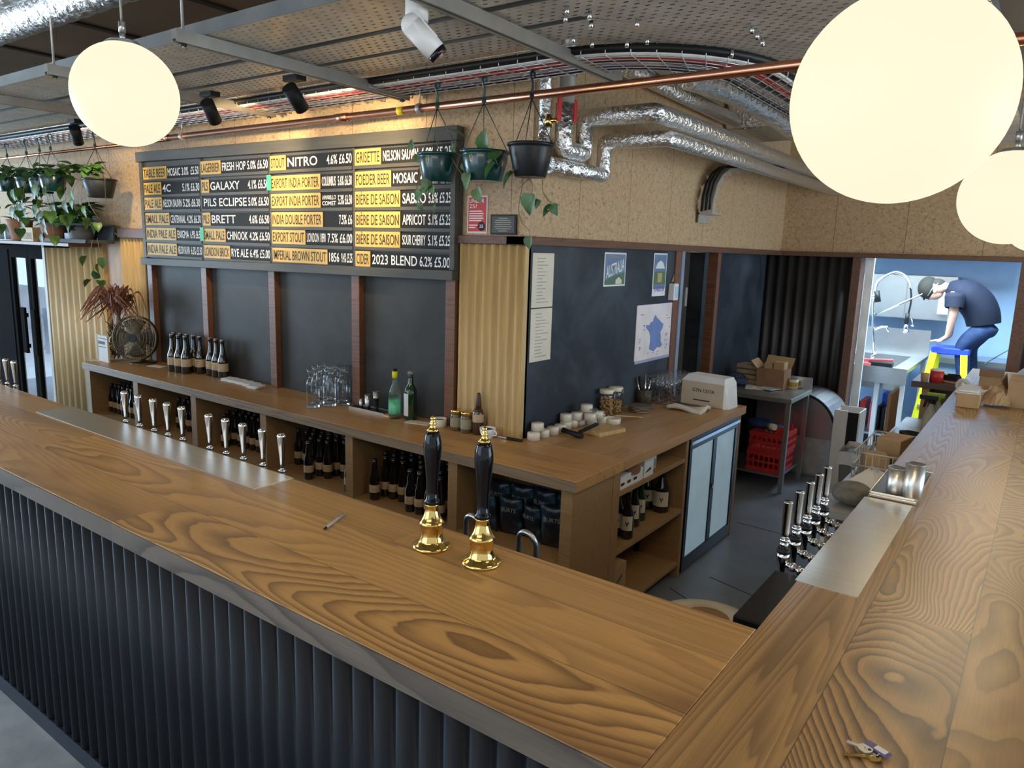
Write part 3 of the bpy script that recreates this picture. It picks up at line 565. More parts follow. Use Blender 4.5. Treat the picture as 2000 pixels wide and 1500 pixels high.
# perforated trays : X run, 45 degree bend, then along Y
BND=[(-1.33,1.02,1.95),(-.95,.87,1.72),(-.69,.73,1.42),(-.45,.56,1.18)]
def bline(k,yend=3.2):
    y,xk,xr=BND[k]; x2=min(xr,xk+.5*1.0); d=x2-xk
    return [(-9,y),(xk,y),(xr,y+(xr-xk)*1.13),(xr,yend)]
TL=['outermost wide','middle','innermost narrow']
for k in range(3):
    A_=bline(k); B_=bline(k+1); B_=[(x-(.0 if i==0 else .02 if i==1 else .055 if i==2 else .055),y-(.055 if i<2 else .02 if i==2 else 0)) for i,(x,y) in enumerate(B_)] if k<3 else B_; m=MB(); z=2.80+.004*k
    for i in range(3):
        a,b,c,d=A_[i],A_[i+1],B_[i+1],B_[i]; n_=1
        m.add([(*a,z),(*b,z),(*c,z),(*d,z)],[(0,1,2,3)])
    g=thing('cable_tray',TL[k]+' perforated steel cable tray overhead','cable tray',(-1,(BND[k][0]+BND[k+1][0])/2,z))
    obj('tray_bed',m,M_perf,g)
    for kk,ln in ((0,A_),(1,B_)):
        off=0
        f=MB()
        for i in range(3):
            a,b=ln[i],ln[i+1]; dirv=Vector((b[0]-a[0],b[1]-a[1],0)).normalized(); nn=Vector((-dirv.y,dirv.x,0))*(off if kk else 0.0)
            f.bar((a[0]+nn.x,a[1]+nn.y,z+.028),(b[0]+nn.x,b[1]+nn.y,z+.028),.002,.056)
        obj('tray_flange',f,M_flange,g)
# joint bolts on the bend
bolts=MB()
for (px,py) in ((1108,12),(1105,28),(1152,22),(1155,40),(1245,38),(1157,78),(1265,72),(1120,70),(1225,78),(1480,62),(1490,75),(1430,98),(1470,50),(1435,108)):
    q=at(px,py,2,2.80); bolts.cyl((q.x,q.y,2.772),(q.x,q.y,2.80),.008,n=8)
obj('joint_bolts',bolts,M_chrome,g)['kind']='stuff'
# wire basket
def bask(t,n=14):   # t=0 outer .. 1 inner ; path
    y=-.42+.32*t; r=.80-.32*t; cx,cy=.35,.38
    pts=[(-9,y)]+[(x,y) for x in (-5,-3,-2,-1,0)]
    for i in range(n+1):
        a=-PI/2+PI/2*i/n; pts.append((cx+r*math.cos(a),cy+r*math.sin(a)))
    return pts+[(cx+r,1.5),(cx+r,3.6)]
g=thing('wire_basket','wire basket tray curving round the corner under the ceiling','cable basket',(0,-.25,2.78))
wr=mat('zinc_wire',(.62,.62,.62),.3,.85)
for j in range(8):
    t_=j/7; obj('long_wire',MB().tube([(x,y,2.765+(.05 if j in(0,7) else 0)) for x,y in bask(t_)],.0028,6),wr,g)
o_,i_=bask(0),bask(1); cw=MB()
def along(path,s):
    for a,b in zip(path,path[1:]):
        l=math.hypot(b[0]-a[0],b[1]-a[1])
        if s<=l: return (a[0]+(b[0]-a[0])*s/l,a[1]+(b[1]-a[1])*s/l)
        s-=l
    return path[-1]
Lo=sum(math.hypot(b[0]-a[0],b[1]-a[1]) for a,b in zip(o_,o_[1:])); Li=sum(math.hypot(b[0]-a[0],b[1]-a[1]) for a,b in zip(i_,i_[1:]))
for k in range(100):
    s=3.0+k*.105
    if s>Lo-.05: break
    if s<9.3: so=si=s
    else: so=s; si=9.35+(s-9.35)*(Li-9.35)/(Lo-9.35)
    a=along(o_,so); b=along(i_,si)
    cw.tube([(*a,2.82),(*a,2.762),(*b,2.762),(*b,2.82)],.0025,5)
obj('cross_wires',cw,wr,g)['kind']='stuff'
CB=[('black armoured cable',M_black,.02,.016,.04),('black armoured cable',M_black,.07,.014,.035),('red fire cable',M_red,.35,.007,.012),('red fire cable',M_red,.42,.006,.012),('white cable',M_white,.12,.008,.012),('grey cable',M_galv,.62,.006,.01),('black cable',M_black,.55,.010,.012),('violet cable',mat('violet_cable',(.10,.06,.16),.5),.8,.008,.012),('black cable',M_black,.92,.009,.012),('white cable',M_white,.17,.006,.01)]
seen={}
for nm,m_,t_,r_,dz in CB:
    seen[nm]=seen.get(nm,0)+1
    pos=['outer','inner'][seen[nm]-1] if sum(1 for c in CB if c[0]==nm)>1 else 'single'
    wob=[(x,y+.006*math.sin(x*3+t_*20),2.768+r_+dz*.2) for x,y in bask(t_)]
    tag(obj('cable',MB().tube(wob,r_,7),m_),pos+' '+nm+' lying in the wire basket','cable')
# spot lights aimed at the menu
def spot(px,py,label,aim,power):
    q=at(px,py,2,2.74); g=thing('spotlight',label,'spotlight',(q.x,q.y,2.74))
    obj('mount',MB().box(q.x-.055,q.x+.055,q.y-.03,q.y+.03,2.735,2.762),M_blackm,g,bevel=.003)
    obj('stem',MB().cyl((q.x,q.y,2.735),(q.x,q.y,2.70),.006,n=8),M_galv,g)
    d=(Vector(aim)-Vector((q.x,q.y,2.66))).normalized(); d=(d+Vector((.15,0,-.55))).normalized(); a=Vector((q.x,q.y,2.665))-d*.055; b=a+d*.13
    obj('lamp_body',MB().cyl(a,b,.036,.036,20),M_blackm,g)
    obj('lens',MB().cyl(b-d*.001,b+d*.001,.028,n=16),mat('warm_lens',(1,.8,.5),.3,emis=1.5) if 'warm_lens' not in bpy.data.materials else bpy.data.materials['warm_lens'],g)
    l=bpy.data.lights.new('spot_beam','SPOT'); l.energy=power; l.color=(1,.74,.40); l.spot_size=1.75; l.spot_blend=.8; l.shadow_soft_size=.03
    o=bpy.data.objects.new('spot_beam',l); C.objects.link(o); o.location=b+d*.01; o.rotation_euler=(Vector(aim)-b).to_track_quat('-Z','Y').to_euler(); o.parent=g; o.location-=wl(g)
spot(575,157,'black spotlight over the middle of the menu board',(-1.2,0,2.45),52)
spot(410,188,'black spotlight just right of the left globe',(-2.3,0,2.45),52)
spot(147,240,'black spotlight left of the left globe above the hanging plants',(-4.6,0,2.2),25)
# security camera
q=at(818,30,2,2.74); g=thing('security_camera','white security camera with dark lens cover under the ceiling','security camera',(q.x,q.y,2.74))
obj('mount',MB().cyl((q.x-.01,q.y,2.72),(q.x-.01,q.y,2.80),.04,n=20).cyl((q.x-.01,q.y,2.66),(q.x,q.y,2.72),.02,n=12),M_white,g)
d=Vector((.30,.30,-.42)).normalized(); a=Vector((q.x,q.y-.03,2.70)); b=a+d*.115
obj('body',MB().cyl(a,b,.040,.037,24).ball(a,.040),M_white,g); obj('lens_cover',MB().cyl(b-d*.002,b+d*.018,.038,.032,24),M_gloss,g)
obj('sun_shield',MB().bar(a+Vector((0,0,.045)),b+Vector((0,0,.045)),.05,.006),M_white,g)
# foil insulated pipes on the side wall
y0=at(1130,225,0,.1).y; zb=at(1130,225,0,.1).z; e=at(1268,217,1,y0); xr=e.x
def elbow(path,r=.03,n=4):
    out=[Vector(path[0])]
    for i in range(1,len(path)-1):
        p,q,s=Vector(path[i-1]),Vector(path[i]),Vector(path[i+1]); a=(p-q).normalized()*r; b=(s-q).normalized()*r
        for k in range(n+1):
            t=k/n; out.append(q+a*(1-t)**2+b*t**2)
    return out+[Vector(path[-1])]
zt=(zb+e.z)/2
tag(obj('foil_pipe',MB().tube(elbow([(.1,.13,2.70),(.1,.13,2.475),(.1,.335,2.475),(.1,.335,zt),(xr,.335,zt),(xr,4.3,zt+.02)]),.047,14),M_foil),'thick foil lagged pipe with the inner bend beside the valves','pipe')
tag(obj('foil_pipe',MB().tube(elbow([(.1,-.0,2.385),(.1,.56,2.385),(.1,.56,zt-.09),(xr-.02,.56,zt-.095),(xr-.04,4.3,zt-.07)]),.042,14),M_foil),'thinner foil lagged pipe making the outer bend below','pipe')
tag(obj('foil_pipe',MB().tube([(.06,.01,3.35),(.06,.01,2.42)],.03,12),M_foil),'upright foil lagged pipe at the wall corner','pipe')
tag(obj('foil_pipe',MB().tube([(.12,.75,2.99),(.12,2.5,2.97)],.05,14),M_foil),'short foil lagged pipe highest against the side wall','pipe')
for k,(px,py) in enumerate(((1072,228),(1103,232))):
    q=at(px,py,0,.09); g=thing('pipe_valve',('left','right')[k]+' valve with red lever on the foil pipes','valve',(q.x,q.y,q.z))
    obj('valve_body',MB().cyl((.09,q.y,q.z-.05),(.09,q.y,q.z+.01),.022,.017,14).cyl((.09,q.y,q.z-.02),(.14,q.y,q.z-.02),.012,n=10),M_brass if k==0 else M_steelB,g)
    obj('lever',MB().box(.135,.15,q.y-.002,q.y+.026,q.z-.02,q.z+.09),M_red,g,bevel=.004)
tag(obj('grey_pipe',MB().cyl((.11,.13,2.70),(.11,.13,3.4),.04,n=16),M_galv),'grey upright pipe above the red lever valves','pipe')
dct=[at(x,y,2,2.93) for x,y in ((1345,135),(1420,160),(1500,205),(1560,250))]
fx=MB(); P=[Vector(p) for p in dct]; pts=[];rs=[]
for i in range(60):
    t=i/59*3; k=min(int(t),2); pts.append(P[k].lerp(P[k+1],t-k)); rs.append(.104 if i%2 else .094)
fx.tube(pts,rs,18); tag(obj('flexible_duct',fx,M_foil),'ribbed flexible foil duct by the large globe','duct')
tag(obj('foil_box',MB().box(.02,.42,2.55,3.3,2.92,3.25),M_foil,bevel=.03),'foil wrapped duct box above the pipes on the side wall','duct box')
for k,(yy,zz,r_,nm) in enumerate(((-1.385,3.10,.098,'lower'),(-1.60,3.14,.098,'upper'))):
    pts=[(-9+i*.05,yy,zz) for i in range(181)]; rs=[r_+(.004 if i%3 else -.002) for i in range(181)]
    tag(obj('spiral_duct',MB().tube(pts,rs,20),M_foil),nm+' foil duct high in the left corner of the ceiling','duct')
# galvanised drop tray on the side wall
g=thing('drop_tray','curved galvanised cable tray dropping down the side wall','cable tray',(.1,2.3,2.5))
ys=[(2.155,2.27),(2.165,2.38),(2.21,2.48),(2.31,2.56),(2.45,2.615),(2.65,2.64),(3.2,2.70),(4.3,2.80)]
m=MB(); m2=MB()
for (a,b) in zip(ys,ys[1:]):
    m.add([(.03,*a),(.03,*b),(.13,*b),(.13,*a)],[(0,1,2,3)])
    for x in (.03,.13): m2.add([(x,*a),(x,*b),(x,b[0]+.03,b[1]-.045),(x,a[0]+.045,a[1]-.01)],[(0,1,2,3)])
obj('tray_bed',m,M_galv,g,thick=.003); obj('tray_flange',m2,M_galv,g,thick=.003)
obj('rung',MB().cyl((.03,2.17,2.30),(.13,2.17,2.30),.008,n=8),M_galv,g)
obj('end_bracket',MB().box(.02,.13,2.16,2.36,2.26,2.275).box(.02,.03,2.16,2.36,2.2,2.3),M_galv,g)
for k in range(3):
    tag(obj('cable',MB().tube([(  .05+.03*k,a-.012,b+.012+.006*k) for a,b in ys],.008,7),M_black),ORD[k]+' black cable from the wall in the curved drop tray','cable')
# ================================================================ PENDANT GLOBES
mg,ntg,bg_=_nt('opal_glass'); bg_.inputs['Base Color'].default_value=(.06,.055,.04,1); bg_.inputs['Roughness'].default_value=.5; bg_.inputs['Specular IOR Level'].default_value=.15
bg_.inputs['Emission Color'].default_value=(1,.90,.66,1); bg_.inputs['Emission Strength'].default_value=.64
M_opal=mg; M_alu=mat('satin_aluminium',(.55,.55,.53),.35,.9)
GL=[((-.889,-1.608,2.525),'white glass globe lamp over the left part of the bar'),((1.941,-1.538,2.273),'largest white glass globe lamp nearest above the bar return'),((2.03,.723,2.248),'white globe lamp half hidden behind the largest globe at the right edge'),((2.10,2.95,2.25),'farthest white globe lamp peeping out at the right edge'),((-3.75,-1.95,2.52),'white globe lamp over the far left end of the bar')]
for k,(c,lab) in enumerate(GL):
    c=Vector(c); g=thing('globe_lamp',lab,'lamp',c,'globe pendants over the bar')
    obj('globe',MB().ball(c,.2,48,32),M_opal,g)
    obj('gallery',MB().lathe([(.0,.203),(.055,.203),(.068,.192),(.07,.184)],c,32),M_alu,g)
    obj('stem',MB().cyl(c+Vector((0,0,.20)),c+Vector((0,0,.235)),.011,n=14).cyl(c+Vector((0,0,.235)),c+Vector((0,0,.275)),.013,n=14),M_alu,g)
    obj('cord',MB().cyl(c+Vector((0,0,.27)),(c.x,c.y,3.4),.0045,n=8),M_alu,g)
    l=bpy.data.lights.new('bulb_glow','POINT'); l.energy=185; l.color=(1,.80,.50); l.shadow_soft_size=.206
    o=bpy.data.objects.new('bulb_glow',l); C.objects.link(o); o.parent=g
# ================================================================ PLANTS
def leaf(m, p, d, up, L_, W_):
    p=Vector(p); d=Vector(d).normalized(); s=d.cross(Vector(up))
    if s.length<1e-3: s=d.orthogonal()
    s.normalize(); n=s.cross(d)
    prof=[(0,0),(.06,.36),(.25,.5),(.5,.46),(.78,.24),(1,0)]
    vs=[p+d*(L_*t)-n*(L_*.25*t*t) for t,w_ in prof]; k=len(vs)
    vl=[p+d*(L_*(t-.05 if i==1 else t))+s*(W_*w_)+n*(W_*w_*.35)-n*(L_*.25*t*t) for i,(t,w_) in enumerate(prof)]
    vr=[p+d*(L_*(t-.05 if i==1 else t))-s*(W_*w_)+n*(W_*w_*.35)-n*(L_*.25*t*t) for i,(t,w_) in enumerate(prof)]
    F=[]
    for i in range(k-1): F += [(i,i+1,k+i+1,k+i),(i,2*k+i,2*k+i+1,i+1)]
    m.add(vs+vl+vr,F,True)
def smoothpath(pts,n=6):
    pts=[Vector(p) for p in pts]; out=[]
    for i in range(len(pts)-1):
        p0=pts[max(i-1,0)];p1=pts[i];p2=pts[i+1];p3=pts[min(i+2,len(pts)-1)]
        for k in range(n):
            t=k/n; out.append(.5*((2*p1)+(p2-p0)*t+(2*p0-5*p1+4*p2-p3)*t*t+(3*p1-p0-3*p2+p3)*t**3))
    return out+[pts[-1]]
rnd=random.Random(3)
def pot_body(rim,base,h,ribs=False):
    pr=[(base*.96,0),(base,.004),(base+(rim-base)*.86,h*.82),(rim*.955,h*.84),(rim*.965,h*.9),(rim*1.03,h*.92),(rim*1.03,h),(rim*.93,h),(rim*.93,h*.9),(rim*.9,h*.86)]
    return pr
def hanging_pot(label,c,rim,base,h,hook,m,vines,leaves,group,rot=0.0,leafmat=None,lean=(0,0)):
    """c = centre of pot base; vines: lists of points; leaves: (point, dir, length)"""
    c=Vector(c); g=thing('hanging_plant',label,'hanging plant',c,group)
    obj('pot',MB().lathe(pot_body(rim,base,h),c,28),m,g)
    obj('soil',MB().cyl(c+Vector((0,0,h*.84)),c+Vector((0,0,h*.88)),rim*.9,n=24),M_soil,g)
    top=Vector(hook); ap=top-Vector((0,0,.11))
    obj('hook',MB().tube(smoothpath([top+Vector((0,.016,-.014)),top+Vector((0,.012,.006)),top+Vector((0,-.006,.01)),top+Vector((0,-.012,-.015)),top+Vector((.004,-.004,-.05)),ap]),[.005]*3*6+[.006]*6+[.008]*6+[.010]*7 if False else .006,8).lathe([(.004,.0),(.012,-.045),(.011,-.05),(0,-.05)],ap+Vector((0,0,.05)),10),m,g)
    for k in range(3):
        a=rot+2*PI*k/3; e=c+Vector((math.cos(a)*rim*1.02,math.sin(a)*rim*1.02,h*.97))
        obj('hanger_strand',MB().tube([ap,e],.0022,5),m,g)
    s=MB(); lf=MB()
    for v in vines: 
        p=smoothpath(v); s.tube(p,[.0026-.0014*i/len(p) for i in range(len(p))],5)
    for (p,d,l) in leaves: leaf(lf,p,d,(0,0,1) if abs(Vector(d).normalized().z)<.8 else (0,-1,0),l,l*.85)
    if vines: obj('vine',s,M_stem,g)
    if leaves: obj('foliage',lf,leafmat or M_leaf,g)
    return g
A=lambda x,y,yy=-.3: at(x,y,1,yy)
G='hanging pots over the back bar corner'
hanging_pot('dark green hanging pot in front of the menu board end',(-.372,-.3,2.283),.109,.080,.142,(-.385,-.3,2.758),M_potg,
  [[A(835,303),A(818,330),A(815,380,-.4),A(828,410,-.4)],[A(835,350,-.4),A(850,395,-.4),A(846,420,-.4)],[A(880,305),A(895,330,-.4),A(905,345,-.4),A(908,355,-.4)],[A(858,300),A(853,275),A(862,282)],[A(878,306),A(889,290),A(891,282)]],
  [(A(806,292,-.35),(-.2,-.2,.9),.055),(A(815,300,-.35),(.2,-.3,-.9),.05),(A(838,352,-.42),(-.5,-.3,-.8),.07),(A(832,358,-.42),(.2,-.3,-.9),.06),(A(822,372,-.42),(-.4,-.2,-.9),.065),(A(842,362,-.42),(.4,-.2,-.8),.05),(A(820,395,-.4),(.3,0,-.9),.05),(A(905,318),(.5,-.2,-.9),.05),(A(905,268,-.32),(-.7,-.3,.6),.085),(A(884,295),(.3,-.2,.8),.04),(A(846,402,-.4),(.3,0,-.9),.035)],G,.5)
hanging_pot('dark green hanging pot above the red poster',(-.073,-.3,2.28),.119,.088,.142,(-.085,-.3,2.756),M_potg,
  [[A(955,298),A(952,285),A(950,280)],[A(960,300,-.42),A(968,312,-.43),A(972,322,-.44)],[A(925,300),A(912,330,-.35),A(910,345,-.35)],[A(930,360),A(935,370),A(936,380)],[A(912,300),A(905,292,-.35)]],
  [(A(945,292,-.36),(.3,-.5,.8),.10),(A(962,312,-.44),(.6,-.2,.5),.08),(A(968,318,-.45),(-.6,-.2,-.6),.09),(A(914,338,-.4),(-.1,-.2,-.9),.07),(A(930,368,-.4),(.4,-.2,-.8),.075),(A(915,352,-.4),(-.3,-.2,-.8),.05)],G,.2)
hanging_pot('black tapered hanging pot beside the foil pipes',(.20,-.3,2.292),.108,.074,.15,(.195,-.3,2.75),M_potk,
  [[A(1008,295),A(1001,315,-.36),A(1003,330,-.36),A(1000,345,-.36)],[A(1022,345),A(1018,375),A(1013,410),A(1020,435),A(1033,450),A(1034,465)],[A(1030,345),A(1040,360),A(1037,385),A(1034,400)],[A(1060,345),A(1060,370),A(1066,385),A(1082,405)],[A(1064,380),A(1075,395),A(1092,400)],[A(1036,345),A(1020,362),A(1012,370)]],
  [(A(1003,336,-.36),(-.6,-.2,-.6),.085),(A(1036,378),(-.1,-.1,-1),.10),(A(1078,400),(-.8,-.2,-.7),.07),(A(1080,398),(.4,-.2,-.8),.06),(A(1053,390),(-.3,-.2,-.8),.045),(A(1033,462),(.1,-.2,-.9),.06),(A(1074,412,-.3),(-.7,0,-.3),.04)],G,.9)
G='hanging pots over the far left plants'
def bush(c,r,n,lmin,lmax,down=.4,zs=.6):
    out=[]
    for _ in range(n):
        a=rnd.uniform(0,2*PI); q=rnd.uniform(.3,1); z=rnd.uniform(-.1,1)
        p=Vector(c)+Vector((math.cos(a)*r*q,math.sin(a)*r*q*.8,z*r*zs)); d=Vector((math.cos(a),math.sin(a)-.3,rnd.uniform(-down*2,.6)))
        out.append((p,d,rnd.uniform(lmin,lmax)))
    return out
hanging_pot('black hanging bowl alone left of the menu board with trailing vines',(-3.95,-.3,2.262),.125,.09,.145,(-3.985,-.3,2.757),M_potk,
  [[A(165,348),A(150,355,-.45),A(142,380,-.45),A(148,410,-.4)],[A(168,350),A(158,380,-.4),A(165,420,-.35),A(185,450,-.3)],[A(205,348,-.43),A(206,380,-.43),A(208,420,-.4),A(212,438,-.35)],[A(180,350),A(170,375,-.4),A(175,400,-.4),A(195,430,-.35)]],
  bush(A(165,338,-.38),.11,26,.06,.11)+[(A(143,390,-.45),(-.3,-.2,-.9),.08),(A(140,372,-.45),(.3,-.2,-.9),.08),(A(166,402,-.4),(.1,-.2,-.9),.09),(A(190,435,-.35),(.5,-.2,-.7),.08),(A(175,428,-.35),(-.5,-.2,-.7),.09)],G,.3)
for k,(px,py,hp) in enumerate(((20,375,20),(58,378,52),(84,378,75),(105,374,96))):
    b=A(px,py,-.3); yy=-.3-.03*k; b=A(px,py,yy); h=A(hp,275,yy)
    v=[]; lv=bush(b+Vector((0,0,.13)),.15,26,.06,.12)
    for j in range(4):
        a=rnd.uniform(0,6.28); p0=b+Vector((math.cos(a)*.11,math.sin(a)*.1,.13)); dz=rnd.uniform(.25,.5); p=[p0,p0+Vector((math.cos(a)*.05,-.03,-.1)),p0+Vector((math.cos(a)*.07+rnd.uniform(-.05,.05),-.03,-dz*.6)),p0+Vector((math.cos(a)*.05+rnd.uniform(-.06,.06),-.02,-dz))]
        v.append(p)
        for t in (1,2,3): lv.append((p[t],(rnd.uniform(-1,1),-.3,-.9),rnd.uniform(.07,.12)))
    hanging_pot(('leftmost dark green hanging pot at the photo edge','second dark green hanging pot from the left edge','third dark green hanging pot from the left edge','dark green hanging pot of trailing leaves nearest the lone black bowl')[k],b,.105,.08,.135,(b.x,yy,2.757),M_potg,v,lv,G,.4*k)
# shelf of pots
sh=thing('plant_shelf','narrow timber shelf of potted plants over the glazed door','shelf',(-5.5,-.15,1.88))
obj('shelf_board',MB().box(-6.9,-4.62,-.28,-.025,1.865,1.895),M_redwood,sh,bevel=.003); 
for x in (-6.5,-5.2): obj('bracket',MB().box(x-.015,x+.015,-.25,-.02,1.845,1.865),M_blackm,sh)
tag(obj('planter_trough',MB().prism([(-.3,1.9),(-.06,1.9),(-.04,2.06),(-.32,2.06),(-.30,2.045),(-.06,2.045),(-.07,1.93),(-.29,1.93)],0,-5.05,-4.27),mat('slate_planter',(.035,.042,.05),.5)),'dark slate planter trough at the right end of the plant shelf','planter')
def shelf_pot(name,label,px,py,rim,h,m,lv,base=None):
    b=at(px,py,1,-.17); b.z=1.896; g=thing(name,label,'plant pot',b)
    obj('pot',MB().lathe(pot_body(rim,base or rim*.72,h),b,24),m,g); obj('soil',MB().cyl(b+Vector((0,0,h*.8)),b+Vector((0,0,h*.87)),rim*.9,n=20),M_soil,g)
    f=MB(); [leaf(f,p,d,(0,0,1),l,l*.5) for p,d,l in bush(b+Vector((0,0,h)),rim*1.0,lv,.09,.17,.1,1.5)]
    if lv: obj('foliage',f,M_leaf,g)
    return g
shelf_pot('potted_plant','terracotta pot with pale green plant on the shelf',107,463,.115,.17,M_terra,22)
shelf_pot('potted_plant','brown terracotta pot half hidden behind the lettered block on the shelf',42,468,.11,.20,M_terra,12)
shelf_pot('potted_plant','grey tapered pot of leafy stems just left of the slate trough',160,468,.115,.16,mat('grey_pot',(.12,.115,.105),.6),26)
b=at(62,465,1,-.22); q=tag(obj('wooden_block',MB().box(b.x-.13,b.x+.13,-.26,-.20,1.896,2.02),M_pine),'pale wooden block lettered THE KERNEL on the plant shelf','sign'); letters('lettering','THE KERNEL',mat('brown_print',(.12,.06,.03),.6),q,(b.x-.115,-.2605,1.915),UX,UZ,.23,.06)
b=at(24,468,1,-.2); g=thing('glass_jar','clear glass jar at the left end of the plant shelf','jar',(b.x,-.2,1.896)); obj('jar_body',MB().lathe([(0,0),(.06,0),(.065,.01),(.065,.12),(.05,.14),(.05,.15),(.045,.15),(.045,.14),(.06,.118),(.06,.012),(0,.01)],(b.x,-.2,1.896),20),M_thin,g); obj('band',MB().cyl((b.x,-.2,2.03),(b.x,-.2,2.04),.053,n=20),M_galv,g)
b=at(136,462,1,-.18); tag(obj('small_box',MB().box(b.x-.05,b.x+.05,-.2,-.12,1.896,1.98),mat('pale_blue_card',(.45,.55,.68),.6)),'small pale blue carton between two pots on the shelf','box')
# trough foliage
f=MB(); [leaf(f,p,d,(0,0,1),l,l*.7) for p,d,l in bush((-4.75,-.2,2.07),.14,34,.08,.15,.5,1.2)+bush((-4.45,-.22,2.05),.10,16,.07,.11,.6,.8)]
s=MB()
for v in ([A(180,470,-.33),A(178,500,-.33),A(186,540,-.3),A(183,545,-.3)],[A(190,465,-.33),A(195,490,-.33),A(200,505,-.33)],[A(225,455,-.3),A(232,462,-.3)]): s.tube(smoothpath(v),.003,5)
for px,py,d in ((176,546,(-.6,-.2,-.4)),(188,545,(.2,-.2,.6)),(196,548,(.7,-.2,-.4)),(166,500,(-.5,-.2,-.8)),(199,503,(.2,-.1,-.9)),(192,515,(-.1,-.1,-.9))): leaf(f,A(px,py,-.3),d,(0,0,1),.09,.07)
tq=thing('trough_plant','trailing leafy plant growing out of the slate trough','plant',(-4.7,-.2,2.05)); obj('foliage',f,M_leaf,tq); obj('vine',s,M_stem,tq)
# ================================================================ ON THE BACK BAR
Z=HB
# fan
fc=Vector((-3.735,-.20,1.155)); g=thing('desk_fan','round dark bronze desk fan on the back bar','fan',(fc.x,fc.y,Z))
nd=Vector((.55,-.83,.12)).normalized(); R_=nd.to_track_quat('Z','Y').to_matrix().to_4x4(); Mx=Matrix.Translation(fc)@R_
M_fanb=mat('fan_blade',(.075,.062,.042),.4,.7)
br_=mat('bronze_metal',(.20,.165,.105),.32,.9)
w_=MB()
for zz in (.05,-.05):
    for r_ in [.03,.06,.09,.115,.14,.165,.178]:
        cv=zz*(1-(r_/.185)**2*.55); w_.tube([(r_*math.cos(t*PI/18),r_*math.sin(t*PI/18),cv) for t in range(37)],.0014,4,False)
    for k in range(64):
        a=k*PI/32; w_.tube([(r_*math.cos(a),r_*math.sin(a),zz*(1-(r_/.185)**2*.55)) for r_ in (.03,.08,.13,.178)],.0012,4,False)
obj('grille',w_.xf(Mx),br_,g)
obj('rim',MB().lathe([(.178,-.022),(.183,-.022),(.183,.022),(.178,.022)],n=40,closed=True).xf(Mx),br_,g)
for k in range(4):
    bl=MB(); a0=k*PI/2
    bl.grid(lambda u,v:(math.cos(a0+v*1.15-.5)*(.03+u*.125),math.sin(a0+v*1.15-.5)*(.03+u*.125),(v-.5)*.045),6,6); obj('blade',bl.xf(Mx),M_fanb,g,thick=.002)
obj('hub_badge',MB().cyl((0,0,.045),(0,0,.056),.034,n=24).xf(Mx),M_black,g)
obj('motor',MB().cyl((0,0,-.14),(0,0,-.05),.055,.05,20).xf(Mx),br_,g)
obj('stand',MB().cyl((fc.x,fc.y+.05,Z+.02),(fc.x-.02,fc.y+.08,fc.z-.05),.012,n=12).bar((fc.x,fc.y+.05,Z+.05),(fc.x,fc.y+.05,Z+.16),.03,.05),M_brass,g)
obj('base',MB().lathe([(0,0),(.105,0),(.105,.008),(.09,.016),(.03,.022),(.02,.03),(0,.03)],(fc.x,fc.y+.05,Z),32),br_,g)
# vase with dried stems
vc=Vector((-3.99,-.21,Z)); g=thing('glass_vase','glass vase of dried brown fronds beside the fan','vase',vc)
obj('vase_body',MB().lathe([(0,0),(.075,0),(.085,.02),(.09,.1),(.07,.2),(.06,.22),(.055,.22),(.065,.198),(.084,.1),(.08,.022),(0,.01)],vc,24),M_thin,g)
s=MB(); f=MB(); rr=random.Random(11)
ctr=at(232,612,1,-.22)
for k in range(95):
    th=rr.uniform(-.25,PI+.25); ln=rr.uniform(.18,.40)*(1.0 if abs(math.cos(th))>.4 else .75); e1=ctr+Vector((math.cos(th)*ln*.55,rr.uniform(-.12,.08),abs(math.sin(th))*ln*.45+.10)); tip=ctr+Vector((math.cos(th)*ln*1.15,rr.uniform(-.22,.06),math.sin(th)*ln*.35-rr.uniform(.02,.14)))
    if tip.x>-3.55: tip.x=-3.55-rr.uniform(0,.1)
    tip.y=min(tip.y,-.06); e1.y=min(e1.y,-.06)
    p=smoothpath([ctr+Vector((rr.uniform(-.03,.03),0,rr.uniform(-.03,.03))),e1,tip],7); n_=len(p); sd=Vector((rr.uniform(-.6,.6),rr.uniform(-.3,.3),1)).normalized()
    for i in range(n_-1):
        w0=.008*math.sin(PI*(.15+.85*i/n_))+.0015; f.add([p[i]-sd*w0,p[i+1]-sd*w0*.9,p[i+1]+sd*w0*.9,p[i]+sd*w0],[(0,1,2,3)],True)
for k in range(12): s.tube([vc+Vector((rr.uniform(-.05,.05),rr.uniform(-.05,.05),.02)),vc.lerp(ctr,.5)+Vector((rr.uniform(-.05,.05),rr.uniform(-.04,.04),0)),ctr],.005,5)
obj('fronds',f,M_dried,g); obj('stems',s,M_stem,g)
dr=MB()
for k in range(130):
    a=rr.uniform(0,6.28); b=vc+Vector((math.cos(a)*rr.uniform(0,.075)-.02,math.sin(a)*.06,rr.uniform(.02,.30))); leaf(dr,b,(rr.uniform(-1,1),rr.uniform(-1,1),rr.uniform(0,1.4)),(0,0,1),rr.uniform(.04,.09),.014)
obj('dried_flower',dr,mat('dried_seed_heads',(.14,.08,.05),.8,var=.4,vs=30),g)
g=thing('sign_card','framed white card standing before the dried fronds','sign',(-4.01,-.33,Z)); q=Vector((-4.09,-.20,Z))
obj('card',MB().box(-4.095,-3.925,-.335,-.328,Z,Z+.215),M_wpaper,g); obj('frame',MB().box(-4.102,-4.095,-.34,-.325,Z,Z+.222).box(-3.925,-3.918,-.34,-.325,Z,Z+.222).box(-4.095,-3.925,-.34,-.325,Z+.215,Z+.222),M_paper,g)
for k in range(3): obj('text_line',MB().box(-4.08,(-3.94,-3.97,-3.95)[k],-.3362,-.3355,Z+(.19,.145,.12)[k],Z+(.196,.17,.126)[k]),M_ink,g)
